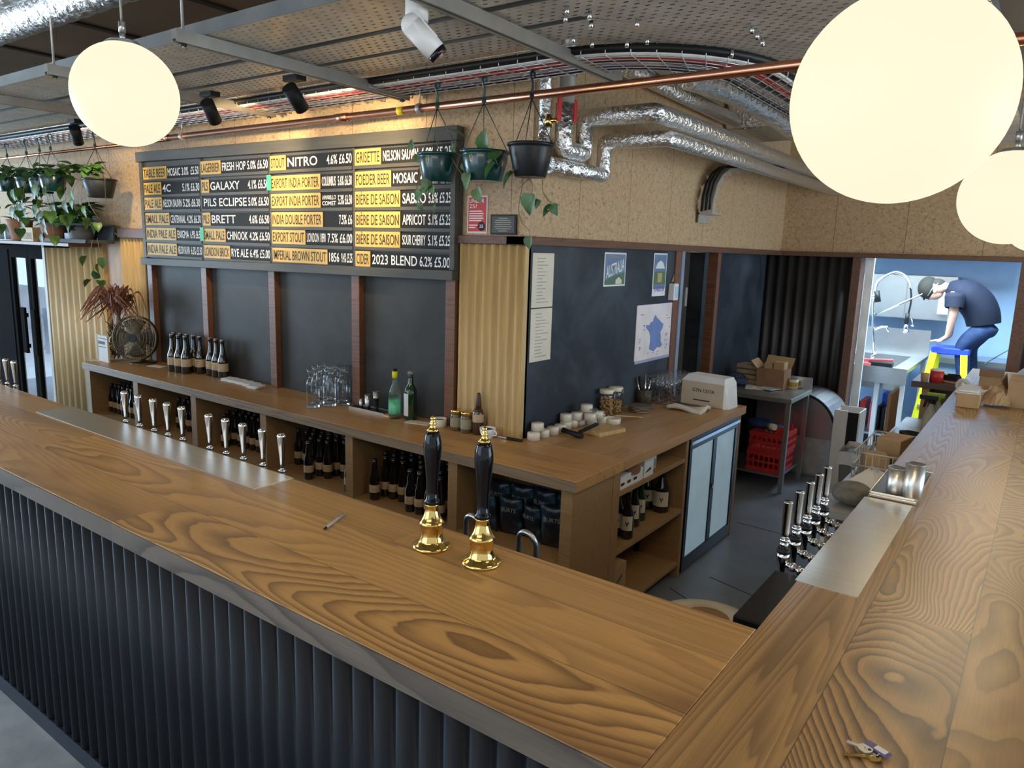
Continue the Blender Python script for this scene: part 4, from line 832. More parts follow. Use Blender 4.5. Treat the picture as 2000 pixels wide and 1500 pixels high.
for px,py,lab in ((312,715,'cream card lying right of the fan'),(193,703,'cream card lying under the framed white card'),(822,825,'printed cream card lying beside the green wine bottle')):
    b=at(px,py,2,Z); m=MB().box(-.075,.075,-.035,.035,0,.003); m.xf(Matrix.Translation((b.x,b.y-.02,Z))@Matrix.Rotation(.25,4,'Z')); tag(obj('menu_card',m,M_paper),lab+' on the back bar','card')
# bottles
def lathe_obj(name,prof,m,parent,n=20): return obj(name,MB().lathe(prof,n=n),m,parent)
def bottle_proto(name,h,r,label,cat,glass,capm,lz0,lz1,long=.5,group=None,n=18):
    g=thing(name,label,cat,(0,0,0),group); nr=.0135 if h<.3 else .015
    sh_=h*long
    lathe_obj('glass',[(0,0),(r*.92,0),(r,.006),(r,sh_),(r*.93,sh_+.02),(r*.62,sh_+.05),(nr*1.25,sh_+.085),(nr,h-.03),(nr,h-.024),(nr*1.15,h-.022),(nr*1.15,h-.012),(nr,h-.010),(nr,h-.004),(0,h-.004)],glass,g,n)
    lathe_obj('label',[(r+.0006,lz0),(r+.0008,lz0+.001),(r+.0008,lz1-.001),(r+.0006,lz1)],M_label,g,n)
    lathe_obj('cap',[(0,h),(nr*1.12,h),(nr*1.22,h-.004),(nr*1.22,h-.010),(nr*1.0,h-.010)],capm,g,12)
    return g
big=bottle_proto('beer_bottle',.292,.0385,'x','bottle',M_bottle,M_cap,.055,.115,.42,n=22)
# printed lines on the big bottle label
big_lines=MB()
for k in range(3):
    a0=-2.2; m_=[(.0395*math.cos(a0+i*.12),.0395*math.sin(a0+i*.12)) for i in range(7-2*k)]
    for a,b in zip(m_,m_[1:]): big_lines.add([(*a,.098-k*.014),(*b,.098-k*.014),(*b,.102-k*.014),(*a,.102-k*.014)],[(0,1,2,3)])
lb=[c for c in big.children if c.name.startswith('label')][0]; obj('print',big_lines,M_ink,lb,fixn=False)
P3=[(-3.22,-.18),(-3.14,-.172),(-3.06,-.162)]; P5=[(-3.33,-.10),(-3.245,-.095),(-3.16,-.09),(-3.075,-.085),(-2.985,-.09)]
for k,(x,y) in enumerate(P3+P5):
    lab='large brown beer bottle, '+('left','middle','right')[k]+' of the front three beside the fan' if k<3 else 'large brown beer bottle '+ORD[k-3]+' from left behind the front three by the fan'
    o=big if k==0 else dup(big); o.location=(x,y,Z); o.rotation_euler.z=.1*k; o['label']=lab; o['group']='large beer bottles on the back bar'
for k,(x,y) in enumerate(((-2.86,-.078),(-2.775,-.083),(-2.69,-.086))):
    dup(big,(x,y,Z),.07*k,'large brown beer bottle, '+('left','middle','right')[k]+' of the trio standing before the white coasters','large beer bottles on the back bar')
# coasters
cs_=MB().box(-.045,.045,-.045,.045,0,.0045); c0=tag(obj('coaster',cs_,M_wpaper,bevel=.001),'x','coaster'); first=True
for k,(x,y) in enumerate(((-2.585,-.10),(-2.49,-.10),(-2.395,-.10),(-2.30,-.11),(-2.215,-.135))):
    for j in range(4):
        o=c0 if first else dup(c0); first=False; o.location=(x+.004*((j*7)%3-1),y+.004*((j*5)%3-1),Z+.0046*j); o.rotation_euler.z=.15+.05*((j*3)%4)
        o['label']='white card coaster, '+('bottom','second','third','topmost')[j]+' of the '+ORD[k]+' coaster stack from the left'; o['group']='stacked coasters on the back bar'
# carafes
cf=tag(obj('glass_carafe',MB().lathe([(0,0),(.041,0),(.043,.008),(.043,.15),(.038,.172),(.026,.19),(.0235,.20),(.027,.215),(.037,.245),(.0358,.245),(.0255,.215),(.0215,.20),(.0245,.188),(.0355,.17),(.0405,.149),(.0405,.02),(0,.014)],n=28),M_thin),'x','carafe')
b0=obj('thick_base',MB().lathe([(0,.002),(.039,.002),(.0405,.008),(.0395,.016),(0,.013)],n=28),M_glass,cf); o_r=obj('rim',MB().lathe([(.0358,.243),(.0372,.243),(.0372,.246),(.0358,.246)],n=28,closed=True),M_glass,cf)
for k,(x,y) in enumerate(((-1.428,-.27),(-1.485,-.185),(-1.385,-.175),(-1.545,-.10),(-1.45,-.095),(-1.352,-.085),(-1.52,-.012+.0),(-1.42,-.0))):
    y-=.05 if k>5 else 0
    o=cf if k==0 else dup(cf); o.location=(x,y,Z); o['label']='empty clear glass carafe, '+('front one','left of second row','right of second row','left of third row','middle of third row','right of third row','left of back row','right of back row')[k]+' in the carafe cluster'; o['group']='glass carafes on the back bar'
# bar tray with measures
g=thing('bar_tray','black tray with steel rim holding spirit measures on the back bar','tray',(-1.1,-.09,Z)); obj('mat',MB().box(-1.235,-.945,-.135,-.048,Z,Z+.008),M_black,g); obj('rim',MB().box(-1.24,-.94,-.141,-.136,Z,Z+.016).box(-1.24,-.94,-.047,-.042,Z,Z+.016).box(-1.245,-1.24,-.141,-.042,Z,Z+.016).box(-.94,-.935,-.141,-.042,Z,Z+.016),M_steel,g)
for k,(x,h,r) in enumerate(((-1.175,.06,.013),(-1.115,.095,.019),(-1.04,.125,.016))):
    tag(obj('spirit_measure',MB().lathe([(0,0),(r*.9,0),(r*(.8 if k==2 else .95),h*.3),(r*(1.35 if k==2 else 1),h),(r*(1.28 if k==2 else .93),h),(r*.75,.01),(0,.01)],(x,-.10,Z+.0085),20),M_steelB),('short','middle sized','tall flared')[k]+' steel spirit measure on the black tray','measure')
b=at(742,813,2,Z); tag(obj('wood_block',MB().box(-.93,-.872,-.15,-.09,Z,Z+.012),M_pine),'small pale wood block at the right end of the black tray','block')
# oil and wine bottles
g=thing('spirit_bottle','clear green labelled bottle with bright yellow cap','bottle',(-.85,-.13,Z)); q=Vector((-.85,-.13,Z))
obj('glass',MB().lathe([(0,0),(.036,0),(.037,.005),(.036,.15),(.033,.17),(.016,.21),(.0135,.24),(.0135,.25),(0,.25)],q,24),mat('pale_green_glass',(.55,.75,.6),.04,trans=.9,alpha=.55),g); obj('cap',MB().lathe([(.015,.245),(.0165,.245),(.0165,.285),(0,.285)],q,20),mat('yellow_cap',(.75,.68,.02),.4),g); obj('cap_top',MB().lathe([(.013,.285),(.013,.298),(0,.298)],q,16),M_black,g)
obj('label',MB().lathe([(.0372,.03),(.0376,.031),(.0372,.12)],q,24),mat('green_label',(.10,.42,.24),.6,var=.5,vs=20),g)
g=thing('wine_bottle','dark green wine bottle with white label beside the yellow capped bottle','bottle',(-.765,-.085,Z)); q=Vector((-.765,-.085,Z))
obj('glass',MB().lathe([(0,0),(.037,0),(.0385,.006),(.0385,.165),(.034,.185),(.017,.215),(.0145,.26),(.0145,.275),(0,.275)],q,24),M_gbottle,g); obj('stopper',MB().lathe([(.016,.27),(.019,.275),(.019,.285),(.010,.292),(0,.292)],q,16),mat('grey_stopper',(.2,.22,.25),.4),g)
lbm=MB()
for i in range(10):
    a=-2.75+i*.16; lbm.add([q+Vector((.0392*math.cos(t),.0392*math.sin(t),z)) for t,z in ((a,.025),(a+.16,.025),(a+.16,.16),(a,.16))],[(0,1,2,3)],True)
obj('label',lbm,M_wpaper,g,fixn=False)
# ramekin of garnish, jars, brown bottle, cup
rk=lambda: [(0,0),(.032,0),(.035,.004),(.037,.042),(.034,.042),(.031,.008),(0,.007)]
g=thing('ramekin','white ramekin filled with dark garnish beside the menu card','ramekin',(-.515,-.105,Z)); obj('dish',MB().lathe([(r*1.15,z*1.15) for r,z in rk()],(-.515,-.105,Z),24),M_ceram,g); obj('garnish',MB().lathe([(0,.036),(.035,.036)],(-.515,-.105,Z),20),mat('olive_garnish',(.07,.09,.04),.5,var=.5,vs=80),g)
for k,x in enumerate((-.392,-.318)):
    g=thing('mustard_jar',('left','right')[k]+' squat brown jar with brass lid before the batten','jar',(x,-.10,Z)); obj('jar_body',MB().lathe([(0,0),(.032,0),(.034,.005),(.034,.09),(.03,.1),(0,.1)],(x,-.10,Z),24),mat('brown_preserve',(.10,.075,.04),.15,coat=.5) if k==0 else bpy.data.materials['brown_preserve'],g); obj('lid',MB().lathe([(.031,.098),(.033,.099),(.033,.116),(.031,.118),(0,.118)],(x,-.10,Z),24),M_brass,g); obj('label',MB().lathe([(.0343,.022),(.0346,.023),(.0343,.078)],(x,-.10,Z),24),mat('old_label',(.27,.23,.15),.7) if k==0 else bpy.data.materials['old_label'],g)
q=Vector((-.247,-.085,Z)); g=thing('dropper_bottle','tall brown bottle with long dark cap and kraft label','bottle',q); obj('glass',MB().lathe([(0,0),(.030,0),(.032,.005),(.032,.115),(.026,.135),(.016,.15),(0,.15)],q,22),mat('amber_glass',(.05,.02,.008),.1,coat=.5),g); obj('cap',MB().lathe([(.017,.148),(.0175,.165),(.011,.22),(.008,.232),(0,.234)],q,18),mat('brown_cap',(.06,.028,.018),.4),g); obj('label',MB().lathe([(.0323,.07),(.0326,.071),(.0323,.115)],q,22),M_label,g)
q=Vector((-.155,-.115,Z)); g=thing('coffee_cup','white coffee cup with handle beside the pine column','cup',q)
obj('cup_body',MB().lathe([(0,0),(.026,0),(.027,.004),(.040,.025),(.045,.055),(.0425,.055),(.037,.026),(.022,.008),(0,.007)],q,28),M_white,g); obj('coffee',MB().lathe([(0,.043),(.0415,.043)],q,24),mat('coffee',(.05,.02,.008),.15),g); obj('handle',MB().tube(smoothpath([q+Vector(p) for p in ((.042,-.005,.046),(.062,-.008,.044),(.064,-.008,.026),(.036,-.005,.018))]),.0045,8),M_white,g)
g=thing('corkscrew','corkscrew with black handle and steel end before the pine column','corkscrew',(-.04,-.08,Z)); a,b=at(1020,861,2,Z+.008),at(966,851,2,Z+.008); obj('handle',MB().bar(a,a.lerp(b,.55),.016,.014),M_black,g,bevel=.003); obj('worm',MB().bar(a.lerp(b,.5),b,.008,.007),M_chrome,g)
# ramekin stacks
RL=[(80,790,0),(205,750,0),(330,715,0),(410,690,0),(490,655,0),(565,625,0),(650,600,0),(760,590,0),(855,585,0),(950,555,0),(130,665,1),(500,545,1),(640,525,1),(725,505,1),(812,535,1),(912,510,1),(770,420,2)]
WH=['first','second','third','fourth','fifth','sixth','seventh','eighth','ninth','tenth']
rp=None; pos=[]
for k,(X,Y,lv) in enumerate(RL):
    zz=Z+.043*lv+.0005; q=at(1030+X/6.667,740+Y/6.667,2,zz); q.x=max(q.x,.042)
    for it in range(40):
        for (p,l2) in pos:
            d=Vector((q.x-p.x,q.y-p.y,0))
            if l2==lv and d.length<.075: q+= d.normalized()*(.0755-d.length)
            if q.x<.042: q.x=.042
    q.z=zz; pos.append((q.copy(),lv))
    if rp is None: rp=tag(obj('ramekin',MB().lathe(rk(),n=26),M_ceram),'x','ramekin'); o=rp
    else: o=dup(rp)
    if lv or k in (0,1): o.rotation_euler=(PI,0,0); q=q+Vector((0,0,.042))
    else: o.rotation_euler=(PI,0,0); q=q+Vector((0,0,.042))
    o.location=q; o['group']='cream ramekins along the blue wall'
    o['label']='small upturned cream ramekin, '+(WH[k]+' from the left in the bottom row' if lv==0 else WH[k-10]+' from the left in the upper row' if lv==1 else 'topmost of the pile')+' by the blue wall'
q=at(1197,827,2,Z); g=thing('sauce_dish','round cream dish holding a wooden spoon','dish',q); obj('dish',MB().lathe([(0,0),(.042,0),(.046,.004),(.048,.036),(.045,.036),(.041,.008),(0,.007)],q,28),M_ceram,g)
tag(obj('wooden_spoon',MB().bar(q+Vector((.0,.03,.045)),at(1254,815,2,Z+.004),.012,.005),M_pine),'pale wooden stirrer resting on the round cream dish','spoon')
a,b=at(1155,800,2,Z+.10),at(1180,804,2,Z+.085); tag(obj('steel_scoop',MB().bar(b,at(1164,803,2,Z+.09),.012,.008).hexa([a+Vector((-.03,-.02,0)),a+Vector((.03,-.02,0)),a+Vector((.03,.03,0)),a+Vector((-.03,.03,0))],[a+Vector((-.03,-.02,.012)),a+Vector((.03,-.02,.004)),a+Vector((.03,.03,.004)),a+Vector((-.03,.03,.012))]),M_steelB),'small steel scoop resting on the ramekin pile','scoop')
# nut jars
nut=mat('mixed_nuts',(.42,.24,.09),.6,var=.55,vs=55)
for k,(px,py,fill) in enumerate(((1176,811,.125),(1196,806,.085))):
    q=at(px,py,2,Z); q.x=max(q.x,.058); g=thing('storage_jar',('front glass jar nearly full of nuts with cream lid','rear glass jar half full of nuts with cream lid')[k],'jar',q); 
    obj('jar_body',MB().lathe([(0,0),(.046,0),(.048,.005),(.048,.135),(.044,.148),(.042,.148),(.0455,.133),(.0455,.008),(0,.006)],q,28),M_thin,g); obj('lid',MB().lathe([(0,.147),(.046,.147),(.048,.15),(.048,.168),(.044,.173),(0,.173)],q,28),M_ceram,g)
    nm=MB(); r2=random.Random(5+k)
    for i in range(240):
        a=r2.uniform(0,6.28); rr_=.038*math.sqrt(r2.uniform(.35,1)); nm.ball(q+Vector((math.cos(a)*rr_,math.sin(a)*rr_,r2.uniform(.012,fill))),.0075,6,4,(1.3,.8,.8))
    obj('nuts',nm,nut,g)['kind']='stuff'
    obj('clip',MB().box(q.x+.044,q.x+.054,q.y-.008,q.y+.008,Z+.12,Z+.165),M_chrome,g)
# plates
pl=tag(obj('small_plate',MB().lathe([(0,0),(.045,0),(.055,.004),(.078,.012),(.079,.014),(.055,.008),(.045,.0045),(0,.004)],n=36),M_ceram),'x','plate')
obj('rim_line',MB().lathe([(.0785,.0131),(.0793,.0136),(.0785,.0142)],n=36),mat('brown_rim',(.12,.09,.06),.5),pl)
q=at(1256,805,2,Z)
for k in range(4):
    o=pl if k==0 else dup(pl); o.location=(q.x-.02,q.y,Z+.0095*k); o['label']='cream dark rimmed side plate, '+('bottom','second','third','topmost')[k]+' of the stack before the wine glasses'; o['group']='side plates on the back bar'
# cutlery pot
q=Vector((.06,1.355,Z)); g=thing('cutlery_pot','dark perforated cutlery holder beside the wine glasses','cutlery holder',q); pm=MB()
pm.lathe([(0,0),(.05,0),(.052,.1),(.049,.1),(.047,.004),(0,.004)],q,20); obj('holder',pm,mat('wicker_dark',(.07,.055,.04),.6,var=.6,vs=70),g)
for k in range(7):
    a=k*.9; e=q+Vector((math.cos(a)*.05-.01,math.sin(a)*.05,.17+.012*(k%3))); tag(obj('cutlery',MB().tube([q+Vector((math.cos(a)*.015,math.sin(a)*.015,.006)),e],[.004,.007],6),M_black if k%2 else M_chrome),('steel','black')[k%2]+' handled cutlery piece, '+ORD[k]+' round the dark cutlery holder','cutlery','cutlery in the dark holder')
# wine glasses
wg=thing('wine_glass','x','glass',(0,0,0)); M_wine=thin('wine_glass_clear',(.975,.98,.985),1.55)
obj('bowl',MB().lathe([(.004,.085),(.018,.092),(.031,.115),(.034,.14),(.029,.19),(.028,.19),(.0328,.14),(.0298,.116),(.017,.094),(.0,.088)],n=24),M_wine,wg); obj('stem',MB().lathe([(.010,.004),(.0042,.012),(.0035,.05),(.0045,.085),(0,.087)],n=12),M_glass,wg); obj('foot',MB().lathe([(0,0),(.032,0),(.033,.002),(.012,.005),(0,.006)],n=24),M_wine,wg)
k=0
for j in range(3):
    for i in range(6):
        o=wg if k==0 else dup(wg); o.location=(.065+.073*j,1.44+.073*i-.01*j,Z); o['label']='upright wine glass, '+ORD[i]+' from the left in the '+('back','middle','front')[j]+' row by the blue wall'; o['group']='wine glasses by the blue wall'; k+=1
for j,(x,y) in enumerate(((.10,1.92-.05),(.17,1.89-.05))): pass
# board, grinder, cloth, box
g=thing('chopping_board','small thick pale chopping board on the back bar return','board',(.25,.42,Z)); m=MB().box(-.075,.075,-.11,.11,0,.024); m.xf(Matrix.Translation((.255,.44,Z))@Matrix.Rotation(-.22,4,'Z')); obj('board',m,M_pine,g,bevel=.003)
g=thing('black_peeler','chunky black handled scraper lying across the chopping board','kitchen tool',(.2,.38,Z)); a,b,c=at(1100,840,2,Z+.02),at(1136,852,2,Z+.015),at(1166,828,2,Z+.045)
obj('handle',MB().tube([a,a.lerp(b,.3),b],[.017,.013,.018],12),M_black,g); obj('blade_guard',MB().bar(b.lerp(a,.1)+Vector((0,0,.02)),c,.022,.012),M_blackm,g)
q=at(1350,800,2,Z); m=MB(); rr=random.Random(2)
m.grid(lambda u,v:(q.x-.13+.24*u,q.y-.11+.17*v,Z+.014+.012*math.sin(u*5)*math.cos(v*4)+.006*math.sin(v*11)),14,10); g=thing('folded_cloth','folded pale cloth before the cardboard carton','cloth',(q.x,q.y,Z)); obj('cloth',m,M_paper,g,thick=.022); obj('stripe',MB().tube([(q.x-.12,q.y-.02,Z+.04),(q.x,q.y-.03,Z+.034),(q.x+.1,q.y,Z+.036)],.006,6),mat('dark_cord',(.05,.05,.06),.7),g)
g=thing('carton','pale carton marked GTN 1217A at the end of the back bar','box',(.4,1.68,Z)); bx=MB().box(-.155,.155,-.1,.1,0,.165)
Mb=Matrix.Translation((.395,1.665,Z))@Matrix.Rotation(-.06,4,'Z'); pc=mat('pale_carton',(.55,.47,.36),.7,var=.06)
obj('carton_body',bx.xf(Mb),pc,g,bevel=.004); 
m=MB().hexa([Mb@Vector(p) for p in ((-.155,-.1,.165),(.155,-.1,.165),(.155,.1,.165),(-.155,.1,.165))],[Mb@Vector(p) for p in ((-.13,-.05,.205),(.14,-.06,.20),(.14,.08,.20),(-.12,.07,.205))]); obj('open_flaps',m,M_wpaper,g)
obj('bag_end',MB().hexa([Mb@Vector(p) for p in ((.156,-.1,.0),(.156,.1,.0),(.156,.1,.165),(.156,-.1,.165))],[Mb@Vector(p) for p in ((.19,-.07,.0),(.19,.07,.0),(.17,.07,.15),(.17,-.07,.15))]),M_wpaper,g)
letters('lettering','GTN 1217A',M_ink,g,Mb@Vector((-.07,-.101,.095)),Mb.to_3x3()@UX,UZ,.16,.024); obj('print_line',MB().box(-.06,.06,-.1016,-.1006,.035,.043).xf(Mb),M_ink,g)
# ================================================================ BOTTLES IN THE SHELF BAYS
sb=bottle_proto('beer_bottle',.24,.0305,'x','bottle',M_bottle,M_capd,.045,.09,.46,n=14)
first=True
BAYS=[(-4.03,-3.335,{0:range(10),1:range(10),2:range(10),3:range(10)}),(-3.265,-2.54,{0:range(2,10),1:range(2,10),2:range(2,10),3:[9],4:[9]}),
 (-2.475,-1.74,{0:range(10),1:range(10),2:range(10),3:[1]}),(-1.678,-.935,{0:range(10),1:range(10),2:range(10),3:[3,4,5],4:[4,9]}),(-.872,-.152,{0:range(10),1:range(10),2:range(10),3:[1,2,3,5,6,7,8,9],4:[1,5,6,7,8]})]
ROWN=['back','second','middle','fourth','front']
for bi,(a,b,rows) in enumerate(BAYS):
    stp=(b-a-.075)/9
    for r_,cols in rows.items():
        for n_,c_ in enumerate(cols):
            o=sb if first else dup(sb); first=False
            o.location=(a+.0375+stp*c_+rnd.uniform(-.002,.002),-.075-.073*r_+rnd.uniform(-.004,.004)-(.012 if (r_==4) else 0),.5205); o.rotation_euler.z=rnd.uniform(-.5,.5)
            o['label']='brown beer bottle %s from left in the %s row of the %s shelf bay'%(ORD[n_],ROWN[r_],ORD[bi]); o['group']='beer bottles in the back bar bays'
# crisp bags in the last bay
cb=mat('crisp_bag',(.012,.02,.035),.28,var=.3,vs=6); 
def bagmat():
    m,nt,b=_nt('printed_crisp_bag'); tc=N(nt,'ShaderNodeTexCoord'); nz=N(nt,'ShaderNodeTexNoise'); nz.inputs['Scale'].default_value=14; nz.inputs['Detail'].default_value=3; L(nt,tc,3,nz,0)
    r=ramp(nt,[(.45,(.010,.014,.022)),(.56,(.02,.04,.075)),(.62,(.05,.13,.17)),(.68,(.015,.03,.06)),(.74,(.22,.10,.05))]); L(nt,nz,0,r,0); L(nt,r,0,b,'Base Color'); b.inputs['Roughness'].default_value=.3; return m
M_bag=bagmat()
def pillow(w,h,t):
    m=MB()
    for s in (1,-1):
        m.grid(lambda u,v:((u-.5)*w*(1-.06*math.sin(PI*v)),s*t*(max(0,math.sin(PI*u))**.6)*(max(0,math.sin(PI*v))**.5)*(1+.12*math.sin(u*19+v*7)*math.sin(v*13)),v*h),12,14)
    return m
k=0
for (x,y,sc_,rz,nm) in ((.02,-.30,.95,-.25,'leftmost in front'),(.155,-.29,1.0,.2,'second from left in front'),(.285,-.28,.9,-.18,'third from left in front'),(.415,-.29,1.08,.22,'rightmost in front'),(-.01,-.16,1.1,0,'leftmost behind'),(.13,-.15,1.12,.1,'second from left behind'),(.27,-.14,1.15,-.1,'third from left behind'),(.42,-.15,1.1,0,'rightmost behind')):
    g=thing('crisp_bag','dark blue crisp packet, '+nm+' in the last shelf bay','crisp packet',(0,0,0),'crisp packets in the last bay')
    b=obj('bag',pillow(.15,.21,.035).xf(Matrix.Rotation(.12,4,'X')),M_bag,g)
    for j,(s_,z_,h_) in enumerate((('BURTS',.135,.02),)): letters('lettering',s_,lm,b,(-.042,-.040-.0*j+.012*(-1),z_),(1,0,-.15 if j else 0),UZ,.085,h_,lift=.002)
    g.location=(x,y,.522); g.scale=(sc_*.9,sc_,sc_); g.rotation_euler.z=rz
# ================================================================ RETURN SHELVES
g=thing('carton','long white carton lying on the top return shelf','box',(.5,.1,.766)); obj('carton_body',MB().box(.36,.585,.03,.30,.766,.835),M_wpaper,g); [obj('print_line',MB().box(.5855,.586,.05+.07*j,.09+.07*j,.785,.80),M_ink,g) for j in range(3)]
tag(obj('cardboard_disc',MB().cyl((.595,.17,.855),(.575,.20,.853),.035,n=24),M_carddark),'brown cardboard roll end on the long white carton','roll')
g=thing('carton','upright white carton behind the long one on the return shelf','box',(.5,.4,.766)); obj('carton_body',MB().box(.44,.585,.315,.43,.766,.876),M_wpaper,g); obj('print_mark',MB().prism([(.33,.79),(.40,.80),(.39,.815),(.34,.80)],0,.5855,.586),M_ink,g)
q=(.50,.53,.766); g=thing('tin','pale cylindrical tin on the top return shelf','tin',q); obj('tin_body',MB().cyl(q,(.50,.53,.875),.05,n=28),M_wpaper,g); obj('band',MB().lathe([(.0505,.02),(.051,.021),(.051,.055),(.0505,.056)],q,28),mat('grey_blue_band',(.25,.30,.34),.6),g)
cl=mat('clear_bottle_glass',(.35,.30,.24),.05,trans=.6,alpha=.85); lbw=mat('cream_bottle_label',(.60,.54,.42),.7,var=.05)
def lb_bottle(x,y,z,h,r,lab,glass,lz=(.05,.13)):
    q=Vector((x,y,z)); g=thing('wine_bottle',lab,'bottle',q)
    obj('glass',MB().lathe([(0,0),(r*.94,0),(r,.006),(r,h*.42),(r*.8,h*.55),(r*.42,h*.72),(.014,h*.9),(.016,h*.94),(.014,h),(0,h)],q,22),glass,g)
    m=MB()
    for i in range(14):
        a=-2.5+i*.16; m.add([q+Vector(((r+.001)*math.cos(t),(r+.001)*math.sin(t),zz)) for t,zz in ((a,lz[0]),(a+.16,lz[0]),(a+.16,lz[1]),(a,lz[1]))],[(0,1,2,3)],True)
    l=obj('label',m,lbw,g,fixn=False); em=MB()
    a=math.atan2(CAM.y-y,CAM.x-x); c=q+Vector((math.cos(a)*(r+.002),math.sin(a)*(r+.002),(lz[0]+lz[1])/2)); s=Vector((-math.sin(a),math.cos(a),0))*.012; u=Vector((0,0,.022))
    em.add([c-u,c-s*.5,c-s-u*.1,c-s*.6+u*.4,c-s*.9+u*.9,c,c+s*.9+u*.9,c+s*.6+u*.4,c+s-u*.1,c+s*.5],[(0,1,2,3),(0,3,5),(3,4,5),(5,6,7),(0,5,7),(0,7,8,9)]); obj('emblem',em,M_ink,l,fixn=False)
S4=lambda px,py:(lambda q:(min(q.x,.545),q.y,.446))(at(px,py,2,.446))
lb_bottle(*S4(1226,1050),.27,.036,'front brown bottle with cream emblem label on the return shelf',M_bottle)
lb_bottle(*S4(1204,1043),.27,.036,'brown bottle with cream emblem label against the left upright of the return',M_bottle)
lb_bottle(*S4(1237,1026),.25,.034,'brown bottle behind the front one on the return shelf',M_bottle)
lb_bottle(*S4(1249,1014),.25,.034,'green glass bottle with cream label deep on the return shelf',M_gbottle)
lb_bottle(*S4(1258,975),.25,.034,'dim labelled bottle at the back of the return shelf',M_bottle)
lb_bottle(*S4(1290,997),.29,.05,'large dark magnum bottle at the far end of the return shelf',M_bottle,(.04,.13))
lb_bottle(*S4(1263,990),.27,.042,'dark bottle just left of the large magnum on the return shelf',M_bottle,(.05,.12))
g=thing('carton','brown cardboard carton with slot on the bottom return shelf','box',(.4,.1,.106)); obj('carton_body',MB().box(.30,.585,.025,.17,.106,.345),M_card,g); obj('hand_slot',MB().prism([(.06,.24),(.12,.27),(.13,.285),(.07,.255)],0,.5852,.586),M_black,g)
# ================================================================ TAPS
def tap_proto(tall):
    g=thing('beer_tap','x','beer tap',(0,0,0)); 
    if not tall:
        h=MB().lathe([(0,.04),(.009,.04),(.0085,.055),(.010,.09),(.0135,.135),(.0165,.17),(.0165,.176),(.012,.182),(0,.183)],n=18)
        obj('handle',h,M_chrome,g); obj('collar',MB().lathe([(0,.028),(.013,.028),(.0145,.032),(.0145,.037),(.011,.042),(0,.042)],n=18),M_chrome,g)
        obj('tap_body',MB().cyl((0,0,-.03),(0,0,.03),.012,.012,16).cyl((0,0,-.075),(0,0,-.03),.010,n=14),M_chrome,g); obj('ring',MB().lathe([(.012,.0),(.0145,.002),(.0145,.012),(.012,.014)],n=16),M_black,g)
        obj('shank',MB().cyl((0,0,-.018),(0,-.055,-.018),.009,n=12),M_chrome,g)
    else:
        obj('handle',MB().lathe([(0,.03),(.0105,.03),(.0115,.05),(.0125,.138),(.0135,.14),(.0135,.143),(0,.143)],n=18),M_chrome,g); obj('collar',MB().lathe([(0,.022),(.014,.022),(.015,.025),(.015,.030),(.011,.034),(0,.034)],n=18),M_chrome,g)
        obj('neck',MB().cyl((0,0,.0),(0,0,.024),.0125,n=16),M_chrome,g); obj('ring',MB().lathe([(0,-.012),(.0185,-.012),(.019,-.006),(.017,.002),(0,.002)],n=18),M_black,g)
        obj('tap_body',MB().lathe([(0,-.09),(.008,-.09),(.009,-.06),(.014,-.045),(.018,-.03),(.0185,-.014),(.015,-.012),(0,-.012)],n=18),M_chrome,g)
        obj('shank',MB().cyl((0,0,-.04),(.028,0,-.055),.008,n=12).cyl((.02,0,-.052),(.074,0,-.056),.0095,n=12).ball((.03,.0,-.05),.014,12,8).cyl((.045,0,-.056),(.052,0,-.056),.015,n=12).cyl((.03,-.018,-.05),(.03,.018,-.05),.006,n=10),M_chrome,g)
    return g
tp=tap_proto(False); XT=[-1.28,-1.15,-1.02,-.90,-.78,-.57,-.45,-.33,-.20,-.08]
for k,x in enumerate(XT):
    o=tp if k==0 else dup(tp); o.location=(x,-1.503,1.055); o['label']='chrome paddle beer tap, '+ORD[k]+' from the left along the steel plate of the front bar'; o['group']='beer taps along the front bar'
for k,x in enumerate((-2.555,-2.67,-2.79)):
    o=dup(tp); o.location=(x,-1.503,1.055); o['label']='chrome beer tap at the far left end of the bar, '+('nearest','middle','farthest')[k]+' of the three'; o['group']='beer taps along the front bar'
tr=tap_proto(True); 
for k,y in enumerate((-1.09,-.97,-.85,-.74,-.63)):
    o=tr if k==0 else dup(tr); o.location=(1.700,y,1.128); o['label']='tall chrome beer tap, '+ORD[k]+' from the nearest on the bar return'; o['group']='tall beer taps on the bar return'
# hand pumps
PP=[(0,0),(.054,0),(.056,.003),(.056,.008),(.050,.013),(.040,.018),(.036,.024),(.035,.031),(.032,.037),(.032,.052),(.034,.062),(.034,.068),(.0365,.072),(.0365,.078),(.031,.084),(.025,.096),(.020,.112),(.0185,.124),(.0205,.128),(.0205,.134),(0,.134)]
HP=[(0,.133),(.0225,.133),(.0225,.142),(.0175,.147),(.0165,.17),(.0175,.205),(.0205,.24),(.0245,.275),(.0262,.30),(.0252,.318),(.021,.338),(.0165,.348),(0,.348)]
FP=[(0,.346),(.0165,.347),(.018,.351),(.0125,.355),(.0075,.360),(.010,.367),(.009,.373),(.005,.377),(.0075,.382),(.0065,.388),(0,.391)]
for k,(x,y) in enumerate(((.871,-1.693),(1.053,-1.688))):
    q=(x,y,HC); g=thing('hand_pump',('left','right')[k]+' brass hand pump with black turned handle on the front bar','hand pump',q,'hand pumps on the front bar')
    obj('pump_base',MB().lathe(PP,q,40),M_brass,g); obj('pump_handle',MB().lathe(HP,q,32),M_gloss,g); obj('finial',MB().lathe(FP,q,24),M_brass,g)
